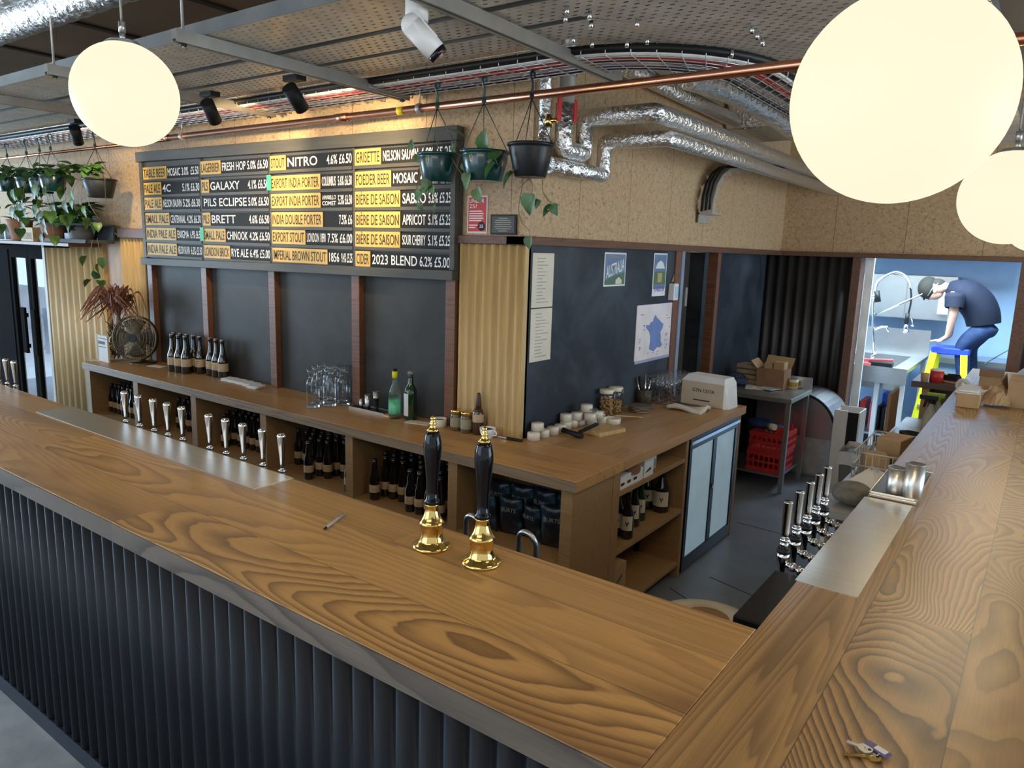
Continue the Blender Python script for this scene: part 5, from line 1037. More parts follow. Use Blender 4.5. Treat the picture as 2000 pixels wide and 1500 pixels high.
for k,x in enumerate((.825,1.037)):
    g=thing('swan_neck_spout','bent steel spout behind the '+('left','right')[k]+' hand pump','spout',(x,-1.45,1.0)); pts=[(x-.032,-1.44,.86),(x-.032,-1.44,1.05)]+[(x-.032*math.cos(a*PI/10),-1.44-.012*math.sin(a*PI/10),1.075+.04*math.sin(a*PI/10)) for a in range(0,11)]+[(x+.034,-1.44,1.0),(x+.036,-1.44,.86)]
    obj('spout_tube',MB().tube(pts,.0085,12),M_steelB,g); obj('foot',MB().cyl((x-.032,-1.44,.84),(x-.032,-1.44,.87),.014,n=14),M_chrome,g); obj('clip_plate',MB().box(x-.05,x+.05,-1.6,-1.43,.835,.845),M_blackm,g)
# pen and keys
a,b=at(632,1034,2,HC+.004),at(672,1004,2,HC+.004); g=thing('pen','slim silver pen lying on the front bar','pen',a); obj('barrel',MB().cyl(a.lerp(b,.12),b,.0045,n=12),mat('silver_pen',(.55,.52,.48),.3,.2),g); obj('tip',MB().cyl(a,a.lerp(b,.13),.0015,.0042,12),M_black,g); obj('clip',MB().bar(a.lerp(b,.7)+Vector((0,0,.005)),a.lerp(b,.98)+Vector((0,0,.005)),.002,.0015),M_chrome,g)
K=lambda px,py,dz=.003: at(px,py,2,HC+dz)
g=thing('key_bunch','bunch of brass keys with purple tag in the near corner','keys',K(1700,1470))
def key(tip,bow,nm,m,lab,dz):
    t_,b_=K(*tip,dz),K(*bow,dz); d=(b_-t_).normalized(); s=Vector((-d.y,d.x,0)); mb=MB(); 
    ring=[b_+d*(math.cos(a)*.0125)+s*(math.sin(a)*.0135) for a in [i*PI/9 for i in range(18)]]
    mb.add([p+Vector((0,0,.0012)) for p in ring]+[p-Vector((0,0,.0012)) for p in ring],[tuple(range(18)),tuple(range(35,17,-1))]+[(i,(i+1)%18,18+(i+1)%18,18+i) for i in range(18)])
    mb.bar(b_-d*.011,t_,.007,.0022)
    for i in range(4): mb.bar(t_+d*(.003+.005*i)+s*.003,t_+d*(.003+.005*i)+s*(.0055+.0008*(i%2)),.002,.0022)
    o=obj(nm,mb,m,g); o['label']=lab; hh=obj('key_hole',MB().cyl(b_+d*.007+Vector((0,0,.0012)),b_+d*.007+Vector((0,0,.0016)),.003,n=10),M_black,o)
key((1648,1474),(1706,1478),'key',M_brass,'brass key',.003); key((1654,1448),(1690,1462),'key',M_steelB,'dull steel key',.006)
t0,t1=K(1692,1449,.006),K(1738,1478,.006); d=(t1-t0).normalized(); s=Vector((-d.y,d.x,0)); pu=mat('purple_plastic',(.10,.06,.20),.35)
o=obj('key_tag',MB().hexa([t0-s*.009-Vector((0,0,.002)),t1-s*.009-Vector((0,0,.002)),t1+s*.009-Vector((0,0,.002)),t0+s*.009-Vector((0,0,.002))],[t0-s*.009+Vector((0,0,.002)),t1-s*.009+Vector((0,0,.002)),t1+s*.009+Vector((0,0,.002)),t0+s*.009+Vector((0,0,.002))]),pu,g,bevel=.002); o['label']='purple plastic tag'
obj('paper_insert',MB().hexa([t0+d*.018-s*.006+Vector((0,0,.0021)),t1-d*.006-s*.006+Vector((0,0,.0021)),t1-d*.006+s*.006+Vector((0,0,.0021)),t0+d*.018+s*.006+Vector((0,0,.0021))],[t0+d*.018-s*.006+Vector((0,0,.003)),t1-d*.006-s*.006+Vector((0,0,.003)),t1-d*.006+s*.006+Vector((0,0,.003)),t0+d*.018+s*.006+Vector((0,0,.003))]),M_wpaper,o)
rc=K(1703,1468,.005); obj('split_ring',MB().tube([rc+Vector((math.cos(i*PI/8)*.012,math.sin(i*PI/8)*.012,.002*math.sin(i))) for i in range(17)],.0009,6),M_chrome,g)
# round bin in the corner
bc=Vector((1.325,-.62,0)); g=thing('round_bin','cream round bin with swing lid in the inner corner of the bar','bin',bc); M_cream=mat('cream_plastic',(.50,.44,.34),.45)
obj('bin_body',MB().lathe([(0,0),(.17,0),(.20,.52),(.205,.54),(0,.54)],bc,32),M_cream,g); obj('bin_lid',MB().lathe([(.21,.535),(.215,.545),(.205,.565),(.12,.60),(.085,.60),(.085,.585)],bc,36),M_cream,g); obj('bin_liner',MB().lathe([(0,.50),(.075,.55),(.084,.592)],bc,24),M_carddark,g)
# drip tray with steel cups on the return
g=thing('drip_tray','square steel drip tray with slotted grid on the bar return','drip tray',(1.857,-.08,HC)); obj('tray_pan',MB().box(1.782,1.938,-.30,.14,HC+.001,HC+.012).box(1.782,1.786,-.30,.14,HC+.012,HC+.022).box(1.934,1.938,-.30,.14,HC+.012,HC+.022).box(1.786,1.934,-.30,-.296,HC+.012,HC+.022).box(1.786,1.934,.136,.14,HC+.012,HC+.022),M_steel,g,bevel=.002)
m=MB(); [m.box(1.79,1.93,-.29+.0125*i,-.285+.0125*i,HC+.014,HC+.019) for i in range(34)]; obj('slotted_grid',m,M_steelB,g); obj('tray_bottom',MB().box(1.788,1.932,-.294,.134,HC+.012,HC+.0128),M_black,g)
for k,(px,py,h) in enumerate(((1748,962,.095),(1781,971,.125))):
    q=at(px,py,2,HC+.019); g=thing('steel_cup',('shorter','taller')[k]+' brushed steel cup on the drip tray','cup',q); obj('cup_body',MB().lathe([(0,0),(.0315,0),(.033,.003),(.033,h),(.0315,h),(.031,.004),(0,.004)],q,32),M_steel,g); obj('rim',MB().lathe([(.0313,h-.001),(.0335,h-.001),(.0335,h+.002),(.0313,h+.002)],q,32,closed=True),M_steelB,g)
# ================================================================ UNDER THE RETURN
bs=thing('under_bar_station','steel work station under the bar return','counter',(1.6,1,0)); obj('station_top',MB().box(1.48,1.855,.25,2.84,.80,.83),M_galv,bs)
for y in (.3,1.7,2.8): obj('leg',MB().cyl((1.52,y,0),(1.52,y,.80),.018,n=10),M_galv,bs)
obj('station_back',MB().box(1.845,1.855,.25,2.84,.3,.8),M_galv,bs)
Q=lambda px,py,z=.83: at(px,py,2,z)
bx=thing('wire_crate','wire basket of cartons and scrap under the bar return','basket',(1.58,1.2,.83)); wm=MB(); x0,x1,y0,y1=1.50,1.75,.90,1.50
for z in (.832,.90,.97): wm.tube([(x0,y0,z),(x1,y0,z),(x1,y1,z),(x0,y1,z),(x0,y0,z)],.005,6)
for i in range(9):
    t=i/8
    for y in (y0,y1): wm.tube([(x0+(x1-x0)*t,y,.832),(x0+(x1-x0)*t,y,.97)],.0025,5)
    for x in (x0,x1): wm.tube([(x,y0+(y1-y0)*t,.832),(x,y0+(y1-y0)*t,.97)],.0025,5)
obj('basket_wires',wm,M_galv,bx)
for k,(x,y,w,l,h,rz,lab) in enumerate(((1.585,1.03,.12,.16,.11,.3,'nearest brown folded carton in the wire basket'),(1.63,1.32,.13,.2,.16,-.2,'taller brown carton at the back of the wire basket'),(1.68,1.12,.09,.10,.09,.6,'small dark carton at the right of the wire basket'))):
    tag(obj('cardboard_scrap',MB().box(-w/2,w/2,-l/2,l/2,0,h).xf(Matrix.Translation((x,y,.834))@Matrix.Rotation(rz,4,'Z')),M_card if k<2 else M_carddark,bevel=.006),lab,'carton')
q=at(1690,880,2,.70); q.z=0; bx0,bx1,by0,by1=q.x-.13,q.x+.13,q.y-.16,q.y+.16; g=thing('waste_bin','square bin with pale liner beside the bar return','bin',q); obj('bin_body',MB().hexa([(bx0+.03,by0+.03,0),(bx1-.03,by0+.03,0),(bx1-.03,by1-.03,0),(bx0+.03,by1-.03,0)],[(bx0,by0,.68),(bx1,by0,.68),(bx1,by1,.68),(bx0,by1,.68)]),mat('grey_brown_bin',(.13,.12,.105),.5),g,bevel=.02)
m=MB(); pr=[]
for i in range(33):
    a=i*2*PI/32; c_,s_=math.cos(a),math.sin(a); k_=1/max(abs(c_),abs(s_)); pr.append((q.x+.138*c_*k_,q.y+.168*s_*k_))
m.grid(lambda u,v:(pr[int(round(u*32))][0]+.006*math.sin(u*60)*v,pr[int(round(u*32))][1]+.006*math.cos(u*47)*v,.705-.09*v+.006*math.sin(u*40)),32,3); obj('bin_liner',m,mat('pale_liner',(.5,.51,.51),.4),g); obj('bin_waste',MB().box(bx0+.01,bx1-.01,by0+.01,by1-.01,.60,.64),M_carddark,g)
a=Q(1700,945,.835); tag(obj('paper_sheet',MB().hexa([a+Vector(p) for p in ((-.09,-.10,.02),(.05,-.12,.0),(.10,.10,.02),(-.02,.12,.06))],[a+Vector(p) for p in ((-.09,-.10,.024),(.05,-.12,.004),(.10,.10,.024),(-.02,.12,.064))]),M_wpaper),'white sheet of paper on the station below the drip tray','paper')
tag(obj('crumpled_bag',MB().ball(Q(1660,985)+Vector((-.0,.02,.05)),.09,16,10,(1,1.2,.6)),mat('grey_sack',(.15,.14,.12),.6,var=.3,vs=20,bump=.6,bs=25)),'crumpled grey sack at the near end of the station','sack')
for k,(px,py,cap) in enumerate(((1812,842,M_black),(1836,838,mat('lime_trigger',(.28,.42,.05),.4)))):
    q=Q(px,py,.83); q.z=.831; q.x=min(q.x,1.70); g=thing('spray_bottle','clear spray bottle with '+('black','lime green')[k]+' trigger under the far bar return','spray bottle',q)
    obj('bottle_body',MB().lathe([(0,0),(.040,0),(.043,.005),(.043,.10),(.036,.13),(.016,.175),(.015,.19),(0,.19)],q,22),mat('cloudy_plastic',(.55,.55,.48),.2,alpha=.5) if k==0 else bpy.data.materials['cloudy_plastic'],g)
    obj('trigger_head',MB().cyl(q+Vector((0,0,.19)),q+Vector((0,0,.215)),.016,n=14).box(q.x-.075,q.x+.035,q.y-.012,q.y+.012,.831+.215,.831+.245).hexa([q+Vector(p) for p in ((-.05,-.008,.16),(-.035,-.008,.16),(-.035,.008,.16),(-.05,.008,.16))],[q+Vector(p) for p in ((-.04,-.008,.215),(-.02,-.008,.215),(-.02,.008,.215),(-.04,.008,.215))]),cap,g,bevel=.004)
tag(obj('brown_board',MB().box(1.45,1.47,2.10,2.42,.831,1.10).xf(Matrix.Identity(4)),M_carddark),'upright brown board beside the spray bottles','board')
for k,(y,r) in enumerate(((1.95,.06),(1.78,.05))):
    tag(obj('bar_tub',MB().lathe([(0,0),(r*.85,0),(r,.07),(r*.93,.07),(r*.8,.006),(0,.006)],(1.62,y,.831),24),M_black if k==0 else M_galv),('black','steel')[k]+' round tub on the station under the bar return','tub')
# ================================================================ FAR END OF THE RETURN
g=thing('cardboard_box','large open cardboard box at the right edge on the bar return','box',(2.25,2.3,HC)); bxm=MB().box(2.09,2.52,2.18,2.52,HC+.001,HC+.165); obj('box_body',bxm,M_card,g)
obj('flap',MB().hexa([(2.085,2.18,HC+.01),(2.09,2.52,HC+.01),(2.06,2.52,HC+.165),(2.045,2.18,HC+.165)],[(2.089,2.18,HC+.01),(2.094,2.52,HC+.01),(2.065,2.52,HC+.17),(2.05,2.18,HC+.17)]),M_carddark,g); obj('shipping_label',MB().hexa([(2.062,2.22,HC+.06),(2.062,2.34,HC+.06),(2.049,2.34,HC+.13),(2.049,2.22,HC+.13)],[(2.0615,2.22,HC+.06),(2.0615,2.34,HC+.06),(2.0485,2.34,HC+.13),(2.0485,2.22,HC+.13)]),M_wpaper,g)
g=thing('cardboard_box','small brown cardboard box with papers on top on the bar return','box',(1.9,2.05,HC)); obj('box_body',MB().box(1.845,1.965,1.95,2.15,HC+.001,HC+.085),M_card,g,bevel=.004); obj('paper_top',MB().box(1.835,1.96,1.96,2.2,HC+.086,HC+.092).box(1.85,1.95,1.98,2.24,HC+.094,HC+.104),M_wpaper,g)
m=MB(); m.grid(lambda u,v:(1.965+.15*u,2.08+.28*v,HC+.02+.085*math.sin(PI*min(1,max(0,u)))*math.sin(PI*v)*(1+.6*mnoise.noise((u*5,v*6,0)))+.012*mnoise.noise((u*11,v*9,3))+(.03*v)),18,18,False); tag(obj('wrapping_paper',m,M_card,thick=.002),'crumpled brown wrapping paper between the two cardboard boxes','paper')
g=thing('paint_tin','red tin on the dark edged counter flap','tin',(1.65,2.92,HC)); q=at(1824,750,2,HC+.001); q.y=max(q.y,2.92); obj('tin_body',MB().cyl(q,q+Vector((0,0,.085)),.045,n=24),M_red,g); obj('lid',MB().lathe([(.045,.085),(.047,.087),(.047,.092),(.0,.092)],q,24),M_wpaper,g)
q=at(1805,746,2,HC+.001); tag(obj('paper_cup',MB().lathe([(0,0),(.022,0),(.03,.065),(.028,.065),(.02,.004),(0,.004)],q,20),M_card),'small brown paper cup left of the red tin','cup')
q=at(1855,748,2,HC+.001); g=thing('power_tool','black tool with pale bits on the counter flap','tool',q); obj('tool_body',MB().bar(q+Vector((-.06,.05,.03)),q+Vector((.06,.0,.03)),.05,.05).bar(q+Vector((-.02,.02,.055)),q+Vector((.06,-.01,.06)),.02,.02),M_black,g,bevel=.006); obj('pale_strip',MB().bar(q+Vector((-.06,.02,.01)),q+Vector((.07,-.05,.01)),.03,.012),M_card,g)
q=at(1880,752,2,HC+.04); tag(obj('tape_roll',MB().lathe([(.022,-.024),(.042,-.024),(.042,.024),(.022,.024)],q,24,closed=True,axis=1),mat('clear_tape',(.6,.6,.55),.25)),'roll of clear tape before the small far box','tape')
g=thing('cardboard_box','small open cardboard box at the far end of the bar return','box',(2.0,3.1,HC)); q=at(1905,752,2,HC); obj('box_body',MB().box(1.89,2.03,3.0,3.2,HC+.001,HC+.10),M_card,g); obj('flap',MB().box(1.885,2.035,2.995,3.0,HC+.07,HC+.125),M_carddark,g)
for k,(x,y,w) in enumerate(((1.93,2.62,.12),(2.02,2.75,.10))):
    tag(obj('paper_pile',MB().box(x-w/2,x+w/2,y-.06,y+.06,HC+.001,HC+.02+.01*k).xf(Matrix.Identity(4)),M_wpaper if k==0 else M_paper),('nearer white','farther cream')[k]+' pile of papers behind the wrapping paper','papers')
tag(obj('black_pouch',MB().box(1.97,2.07,2.48,2.60,HC+.001,HC+.03),M_black,bevel=.01),'flat black pouch behind the wrapping paper','pouch')
tag(obj('plastic_bag',MB().ball((2.2,2.75,HC+.10),.1,14,10,(1,.8,1)),mat('white_bag',(.6,.66,.74),.4,bump=.5,bs=20)),'white plastic bag behind the large cardboard box','bag')
# ================================================================ PREP TABLE, ICE MACHINE
g=thing('prep_table','steel prep table with upstand before the black corrugated wall','table',(.25,3.2,0)); TZ=.82
obj('tabletop',MB().box(-.10,.625,2.93,3.56,TZ-.04,TZ),M_steelB,g,bevel=.003); obj('upstand',MB().box(-.10,.62,3.56,3.575,TZ-.03,TZ+.10),M_steelB,g)
for x,y in ((-.07,2.97),(.595,2.97),(-.07,3.52),(.595,3.52)): obj('leg',MB().box(x-.018,x+.018,y-.018,y+.018,0,TZ-.04),M_steelB,g)
obj('lower_shelf',MB().box(-.05,.575,2.99,3.5,.125,.145),M_steelB,g)
cr=thing('plastic_crate','x','crate',(0,0,0)); cm=MB()
w_,l_,h_=.30,.36,.17
for z0,z1 in ((0,.035),(.075,.095),(.135,.17)): cm.box(-w_/2,w_/2,-l_/2,-l_/2+.012,z0,z1).box(-w_/2,w_/2,l_/2-.012,l_/2,z0,z1).box(-w_/2,-w_/2+.012,-l_/2,l_/2,z0,z1).box(w_/2-.012,w_/2,-l_/2,l_/2,z0,z1)
for i in range(7):
    x=-w_/2+.014+(w_-.04)*i/6; 
    for y in (-l_/2,l_/2-.010): cm.box(x,x+.012,y,y+.010,.03,.14)
for i in range(8):
    y=-l_/2+.014+(l_-.04)*i/7
    for x in (-w_/2,w_/2-.010): cm.box(x,x+.010,y,y+.012,.03,.14)
cm.box(-w_/2,w_/2,-l_/2,l_/2,0,.008); obj('crate_body',cm,M_red,cr)
for k in range(2):
    o=cr if k==0 else dup(cr); o.location=(.42+.01*k,3.2,.1455+.171*k); o['label']='red plastic crate, '+('lower','upper')[k]+' of the two under the prep table'; o['group']='red crates under the table'
g=thing('cleaning_cloth','bundle of blue cloths with cream roll on the red crates','cloths',(.4,3.15,.49)); obj('blue_cloth',MB().ball((.33,3.16,.535),.1,16,10,(1.2,1,.45)).ball((.46,3.12,.525),.07,14,10,(1.2,1,.5)),mat('blue_cloth',(.02,.05,.16),.8,var=.4,vs=20),g); obj('cream_roll',MB().cyl((.43,3.05,.545),(.49,3.01,.55),.028,n=18),M_ceram,g); obj('red_rack',MB().box(.50,.58,3.03,3.22,.49,.50).box(.50,.58,3.03,3.04,.50,.55).box(.50,.58,3.21,3.22,.50,.55),M_red,g)
# things on the table
q=at(1440,730,2,TZ); ck=mat('check_cloth',(.045,.06,.13),.85,var=.7,vs=60)
tag(obj('check_cloth',MB().ball((-.0,3.38,TZ+.05),.09,18,12,(1,1,.6)).ball((.06,3.30,TZ+.035),.07,16,10,(1.1,1,.5)),ck),'dark blue checked cloth heap at the left of the prep table','cloth')
pb=mat('brown_paper_bag',(.33,.245,.155),.8,var=.2,vs=12,bump=.3,bs=18)
for k in range(4):
    tag(obj('paper_bag_stack',MB().box(-.10,.10,-.08,.08,0,.042).xf(Matrix.Translation((.085+.006*(k%2),3.46,TZ+.001+.046*k))@Matrix.Rotation(.1*(-1)**k,4,'Z')),pb,bevel=.012),'folded brown paper bag pack, '+('bottom','second','third','topmost')[k]+' of the pile on the prep table','paper bags','brown paper bag packs')
g=thing('cardboard_box','open brown cardboard box with raised flaps on the prep table','box',(.27,3.42,TZ)); obj('box_body',MB().box(.20,.44,3.32,3.53,TZ+.001,TZ+.17),M_carddark,g); obj('flap',MB().hexa([(.20,3.53,TZ+.17),(.44,3.53,TZ+.17),(.44,3.534,TZ+.17),(.20,3.534,TZ+.17)],[(.22,3.55,TZ+.27),(.46,3.55,TZ+.26),(.46,3.553,TZ+.26),(.22,3.553,TZ+.27)]).hexa([(.20,3.32,TZ+.17),(.20,3.53,TZ+.17),(.196,3.53,TZ+.17),(.196,3.32,TZ+.17)],[(.14,3.33,TZ+.23),(.15,3.5,TZ+.24),(.146,3.5,TZ+.24),(.136,3.33,TZ+.23)]),M_card,g); obj('inner_pack',MB().box(.25,.32,3.36,3.47,TZ+.17,TZ+.22).box(.33,.42,3.36,3.48,TZ+.17,TZ+.235),M_card,g)
for k,(px,py,w,l,rz) in enumerate(((1470,758,.16,.22,.3),(1500,762,.15,.2,-.3),(1485,752,.14,.2,.8))):
    q=at(px,py,2,TZ); tag(obj('clipboard',MB().box(-w/2,w/2,-l/2,l/2,0,.006).xf(Matrix.Translation((min(q.x,.5),q.y+.06,TZ+.001+.007*k))@Matrix.Rotation(rz,4,'Z')),M_wpaper if k!=1 else mat('pale_blue_paper',(.55,.62,.72),.6)),('left white','right pale blue','upper white')[k]+' flat paper packet on the prep table','papers')
q=at(1548,756,2,TZ); tag(obj('dinner_plate',MB().lathe([(0,0),(.06,0),(.10,.012),(.10,.015),(.06,.004),(0,.004)],(q.x-.02,q.y,TZ+.001),36),M_wpaper),'white plate at the right of the prep table','plate')
q=at(1577,752,2,TZ); q.y=min(q.y,3.48); g=thing('tin','white and ochre tin behind the plate on the prep table','tin',q); obj('tin_body',MB().cyl((q.x-.05,q.y,TZ+.001),(q.x-.05,q.y,TZ+.085),.042,n=26),M_ceram,g); obj('tin_label',MB().lathe([(.0422,.02),(.0428,.022),(.0428,.06),(.0422,.062)],(q.x-.05,q.y,TZ),26),mat('ochre_label',(.45,.28,.07),.5),g); obj('lid',MB().cyl((q.x-.05,q.y,TZ+.085),(q.x-.05,q.y,TZ+.092),.043,n=26),M_steelB,g)
g=thing('ice_machine','stainless ice machine with rounded lid beside the hatchway','ice machine',(.6,3.95,0)); prof=[(.12,0),(.82,0),(.83,.40)]+[(.83-.30+.30*math.cos(a),.42+.33*math.sin(a)) for a in [i*PI/20 for i in range(0,11)]]+[(.12,.75)]
obj('machine_body',MB().prism(prof,1,3.66,4.24),M_steelB,g,bevel=.006); obj('lid_seal',MB().tube([(p[0]+.004,3.655,p[1]) for p in prof[2:14]],.012,8),M_black,g); obj('lower_door',MB().box(.832,.845,3.70,4.2,.06,.38),M_steelB,g,bevel=.004); obj('door_handle',MB().box(.845,.86,4.05,4.07,.15,.32),M_black,g); obj('side_panel',MB().box(.14,.80,3.652,3.659,.03,.36),M_galv,g)
# white open bin and boards before the hatch
g=thing('white_board_stand','white board stand with black inner panel beside the ice machine','stand',(.98,3.55,0)); obj('white_panel',MB().box(.885,.99,3.30,3.32,0,.72),M_white,g); obj('black_panel',MB().box(.99,1.075,3.31,3.325,.05,.71),M_black,g); obj('frame',MB().box(.88,.89,3.32,3.55,0,.70).box(.88,1.085,3.545,3.555,.0,.72).box(1.075,1.085,3.30,3.55,0,.72),M_white,g)
# ================================================================ KITCHEN
g=thing('sink_unit','steel sink unit with splashback seen through the hatchway','sink',(.9,6,0)); SZ=.86
obj('worktop',MB().box(.30,1.13,5.25,5.42,SZ-.04,SZ).box(.30,1.13,6.55,6.8,SZ-.04,SZ).box(.30,.42,5.42,6.55,SZ-.04,SZ).box(1.0,1.13,5.42,6.55,SZ-.04,SZ),M_steelB,g)
obj('basin',MB().box(.42,1.0,5.42,6.55,SZ-.25,SZ-.24).box(.42,.43,5.42,6.55,SZ-.24,SZ).box(.99,1.0,5.42,6.55,SZ-.24,SZ).box(.43,.99,5.42,5.43,SZ-.24,SZ).box(.43,.99,6.54,6.55,SZ-.24,SZ),M_steelB,g)
obj('apron',MB().box(.30,1.13,5.235,5.25,SZ-.16,SZ+.01),M_steelB,g); obj('splashback',MB().box(.2,1.13,6.8,6.82,SZ-.04,SZ+.30),M_steelB,g)
for x,y in ((.86,5.3),(1.1,5.3),(.4,5.3),(1.1,6.7),(.4,6.7)): obj('leg',MB().box(x-.022,x+.022,y-.022,y+.022,0,SZ-.04),M_white,g)
obj('low_shelf',MB().box(.32,1.12,5.28,6.75,.13,.15),M_steelB,g)
# pre-rinse spray tap
g=thing('spray_tap','tall steel pre-rinse spray tap with sprung hose over the sink','tap',(.6,5.9,SZ)); B_=lambda px,py: at(px,py,1,5.9)
rz=[B_(1707,695),B_(1705,640),B_(1706,590),B_(1709,565)]; obj('riser',MB().tube(rz,.014,10),M_chrome,g)
hp=smoothpath([B_(1709,570),B_(1713,552),B_(1728,540),B_(1750,532),B_(1768,540),B_(1778,560),B_(1779,590),B_(1772,620)],8); obj('hose',MB().tube(hp,.010,10),M_black,g)
sp=MB(); n_=len(hp); hx=[]
for i in range(600):
    t=i/599*(n_*.72); j=min(int(t),n_-2); p=hp[j].lerp(hp[j+1],t-j); d=(hp[j+1]-hp[j]).normalized(); a=Vector((0,1,0)); b=d.cross(a); an=i*.55; hx.append(p+(a*math.cos(an)+b*math.sin(an))*.016)
sp.tube(hx,.0035,5); obj('spring',sp,M_chrome,g)
obj('spray_grip',MB().tube([B_(1773,612),B_(1770,632)],.022,12),M_black,g); obj('spray_head',MB().cyl(B_(1770,632),B_(1769,646),.016,.03,14).cyl(B_(1769,646),B_(1769,650),.036,n=16),M_chrome,g)
obj('support_arm',MB().tube([B_(1710,615),B_(1802,574)],.010,8),M_chrome,g); obj('lever',MB().tube([B_(1776,634),B_(1784,638),B_(1780,622)],.006,6),M_chrome,g)
obj('collar',MB().cyl(B_(1712,568),B_(1715,590),.030,n=12),M_black,g)
obj('low_spout',MB().tube([B_(1705,645),B_(1722,638),B_(1732,638),B_(1735,648)],.012,8),M_chrome,g); obj('valve',MB().cyl(B_(1697,580),B_(1712,578),.016,n=10),M_chrome,g); obj('valve',MB().cyl(B_(1700,700),B_(1712,690),.02,n=10),M_chrome,g)
g=thing('sink_caddy','red and black tool case on the sink unit','tool case',(.75,5.33,SZ)); obj('case_body',MB().box(.75,.98,5.28,5.40,SZ+.001,SZ+.05),M_black,g,bevel=.008); obj('red_handle',MB().bar((.70,5.30,SZ+.06),(.98,5.36,SZ+.075),.03,.025).bar((.70,5.29,SZ+.02),(.78,5.28,SZ+.02),.03,.03),mat('coral_red',(.7,.09,.10),.4),g,bevel=.006)
# wall cupboards and splash panels
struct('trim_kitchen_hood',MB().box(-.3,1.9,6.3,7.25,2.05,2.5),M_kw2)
g=thing('wall_cabinet','pale steel wall cabinet behind the spray tap','cabinet',(.8,7,1.4)); obj('cabinet_body',MB().box(.30,1.32,6.9,7.28,1.28,1.80),M_steelB,g); obj('cabinet_door',MB().box(.32,.80,6.885,6.9,1.29,1.79),M_steelB,g); obj('cabinet_door',MB().box(.82,1.31,6.885,6.9,1.29,1.79),M_steelB,g)
g=thing('soap_dispenser','white wall dispenser left of the bending man','dispenser',(1.24,6.6,1.5)); obj('case',MB().box(1.16,1.30,6.80,6.88,1.36,1.66),mat('pale_blue_plastic',(.55,.68,.75),.35),g,bevel=.01); obj('window',MB().box(1.17,1.29,6.795,6.80,1.38,1.42),M_white,g)
# things under the sink
for k,(x,m_,lab,w) in enumerate(((.72,M_red,'red board standing under the sink',.05),(.80,mat('pink_board',(.75,.16,.20),.4),'pink board standing under the sink',.02),(.88,M_black,'black board standing under the sink, left one',.025),(.925,M_black,'black board standing under the sink, right one',.02))):
    tag(obj('cutting_board',MB().box(x-w/2,x+w/2,5.45,5.75,.151,.46-.02*k),m_,bevel=.004),lab,'board')
g=thing('plastic_drum','white plastic drum under the sink','drum',(1.02,5.5,.151)); obj('drum_body',MB().box(.955,1.085,5.40,5.62,.151,.44),M_white,g,bevel=.03); obj('cap',MB().cyl((1.0,5.5,.44),(1.0,5.5,.465),.025,n=16),mat('bright_blue_cap',(.03,.12,.6),.4),g); obj('blue_lid',MB().box(.85,.95,5.8,6.0,.151,.50),bpy.data.materials['bright_blue_cap'],g)
g=thing('potted_plant','dark spiky plant at the left under the sink','plant',(.66,5.7,.151)); obj('pot',MB().cyl((.62,5.9,.151),(.62,5.9,.3),.08,n=18),M_black,g); f=MB(); 
for k in range(14): leaf(f,(.62,5.9,.3),(rnd.uniform(-1,1),rnd.uniform(-1,.4),rnd.uniform(.4,1.4)),(0,0,1),rnd.uniform(.15,.25),.03)
obj('foliage',f,M_leaf,g)
# low counter behind the man
g=thing('kitchen_bench','low steel kitchen bench behind the step ladder','counter',(2.2,6.9,0)); obj('bench_top',MB().box(1.15,3.2,6.75,7.28,.80,.86),M_steelB,g); obj('bench_body',MB().box(1.18,3.15,6.82,7.26,.1,.80),M_kw2,g); obj('dark_recess',MB().box(1.72,2.3,6.8,6.83,.46,.72),M_black,g); obj('shelf_rail',MB().box(1.15,3.2,6.74,6.78,.40,.46),M_steelB,g)
hx=[]; 
for i in range(160): hx.append((2.02+.022*math.cos(i*.6),6.55+.022*math.sin(i*.6),.55+i*.0024))
g=thing('sprung_hose','coiled steel hose at the right side of the hatchway','hose',(2.0,6.5,.5)); obj('coil',MB().tube(hx,.005,5),M_chrome,g); obj('hose_arm',MB().tube([(1.72,6.55,.86),(2.02,6.55,1.12),(2.1,6.55,1.62)],.008,6),M_chrome,g); obj('hose_foot',MB().cyl((2.02,6.55,0),(2.02,6.55,.55),.012,n=8),M_chrome,g)
# step ladder
LY0,LY1=6.02,6.32; LTZ=1.055
g=thing('step_ladder','yellow step ladder with blue top in the kitchen','ladder',(1.41,6.17,0)); M_ly=mat('yellow_fibreglass',(.80,.80,.02),.4,var=.04); M_lb=mat('blue_plastic_top',(.03,.07,.62),.4)
obj('ladder_top',MB().box(1.235,1.60,LY0-.02,LY1+.02,LTZ-.075,LTZ),M_lb,g,bevel=.012)
for sx,x in ((-1,1.27),(1,1.55)):
    for sy,y in ((-1,LY0),(1,LY1)):
        obj('leg',MB().bar((x,y,LTZ-.04),(x+sx*(.10 if sy<0 else .02)*1.2,y+sy*.16,0.0),.065,.03,up=(0,1,0)),M_ly,g)
for z,dx in ((.72,.04),(.42,.08),(.18,.10)):
    t=(LTZ-z)/LTZ; obj('tread',MB().box(1.27-dx,1.55+dx,LY0-.16*t-.04,LY0-.16*t+.05,z-.03,z),M_lb if z>.6 else M_galv,g,bevel=.004)
    obj('rear_bar',MB().box(1.27-.02,1.55+.02,LY1+.16*t-.015,LY1+.16*t+.015,z-.02,z+.01),M_ly,g)
obj('rear_tread',MB().box(1.25,1.60,LY1+.02,LY1+.30,.47,.50),M_galv,g)
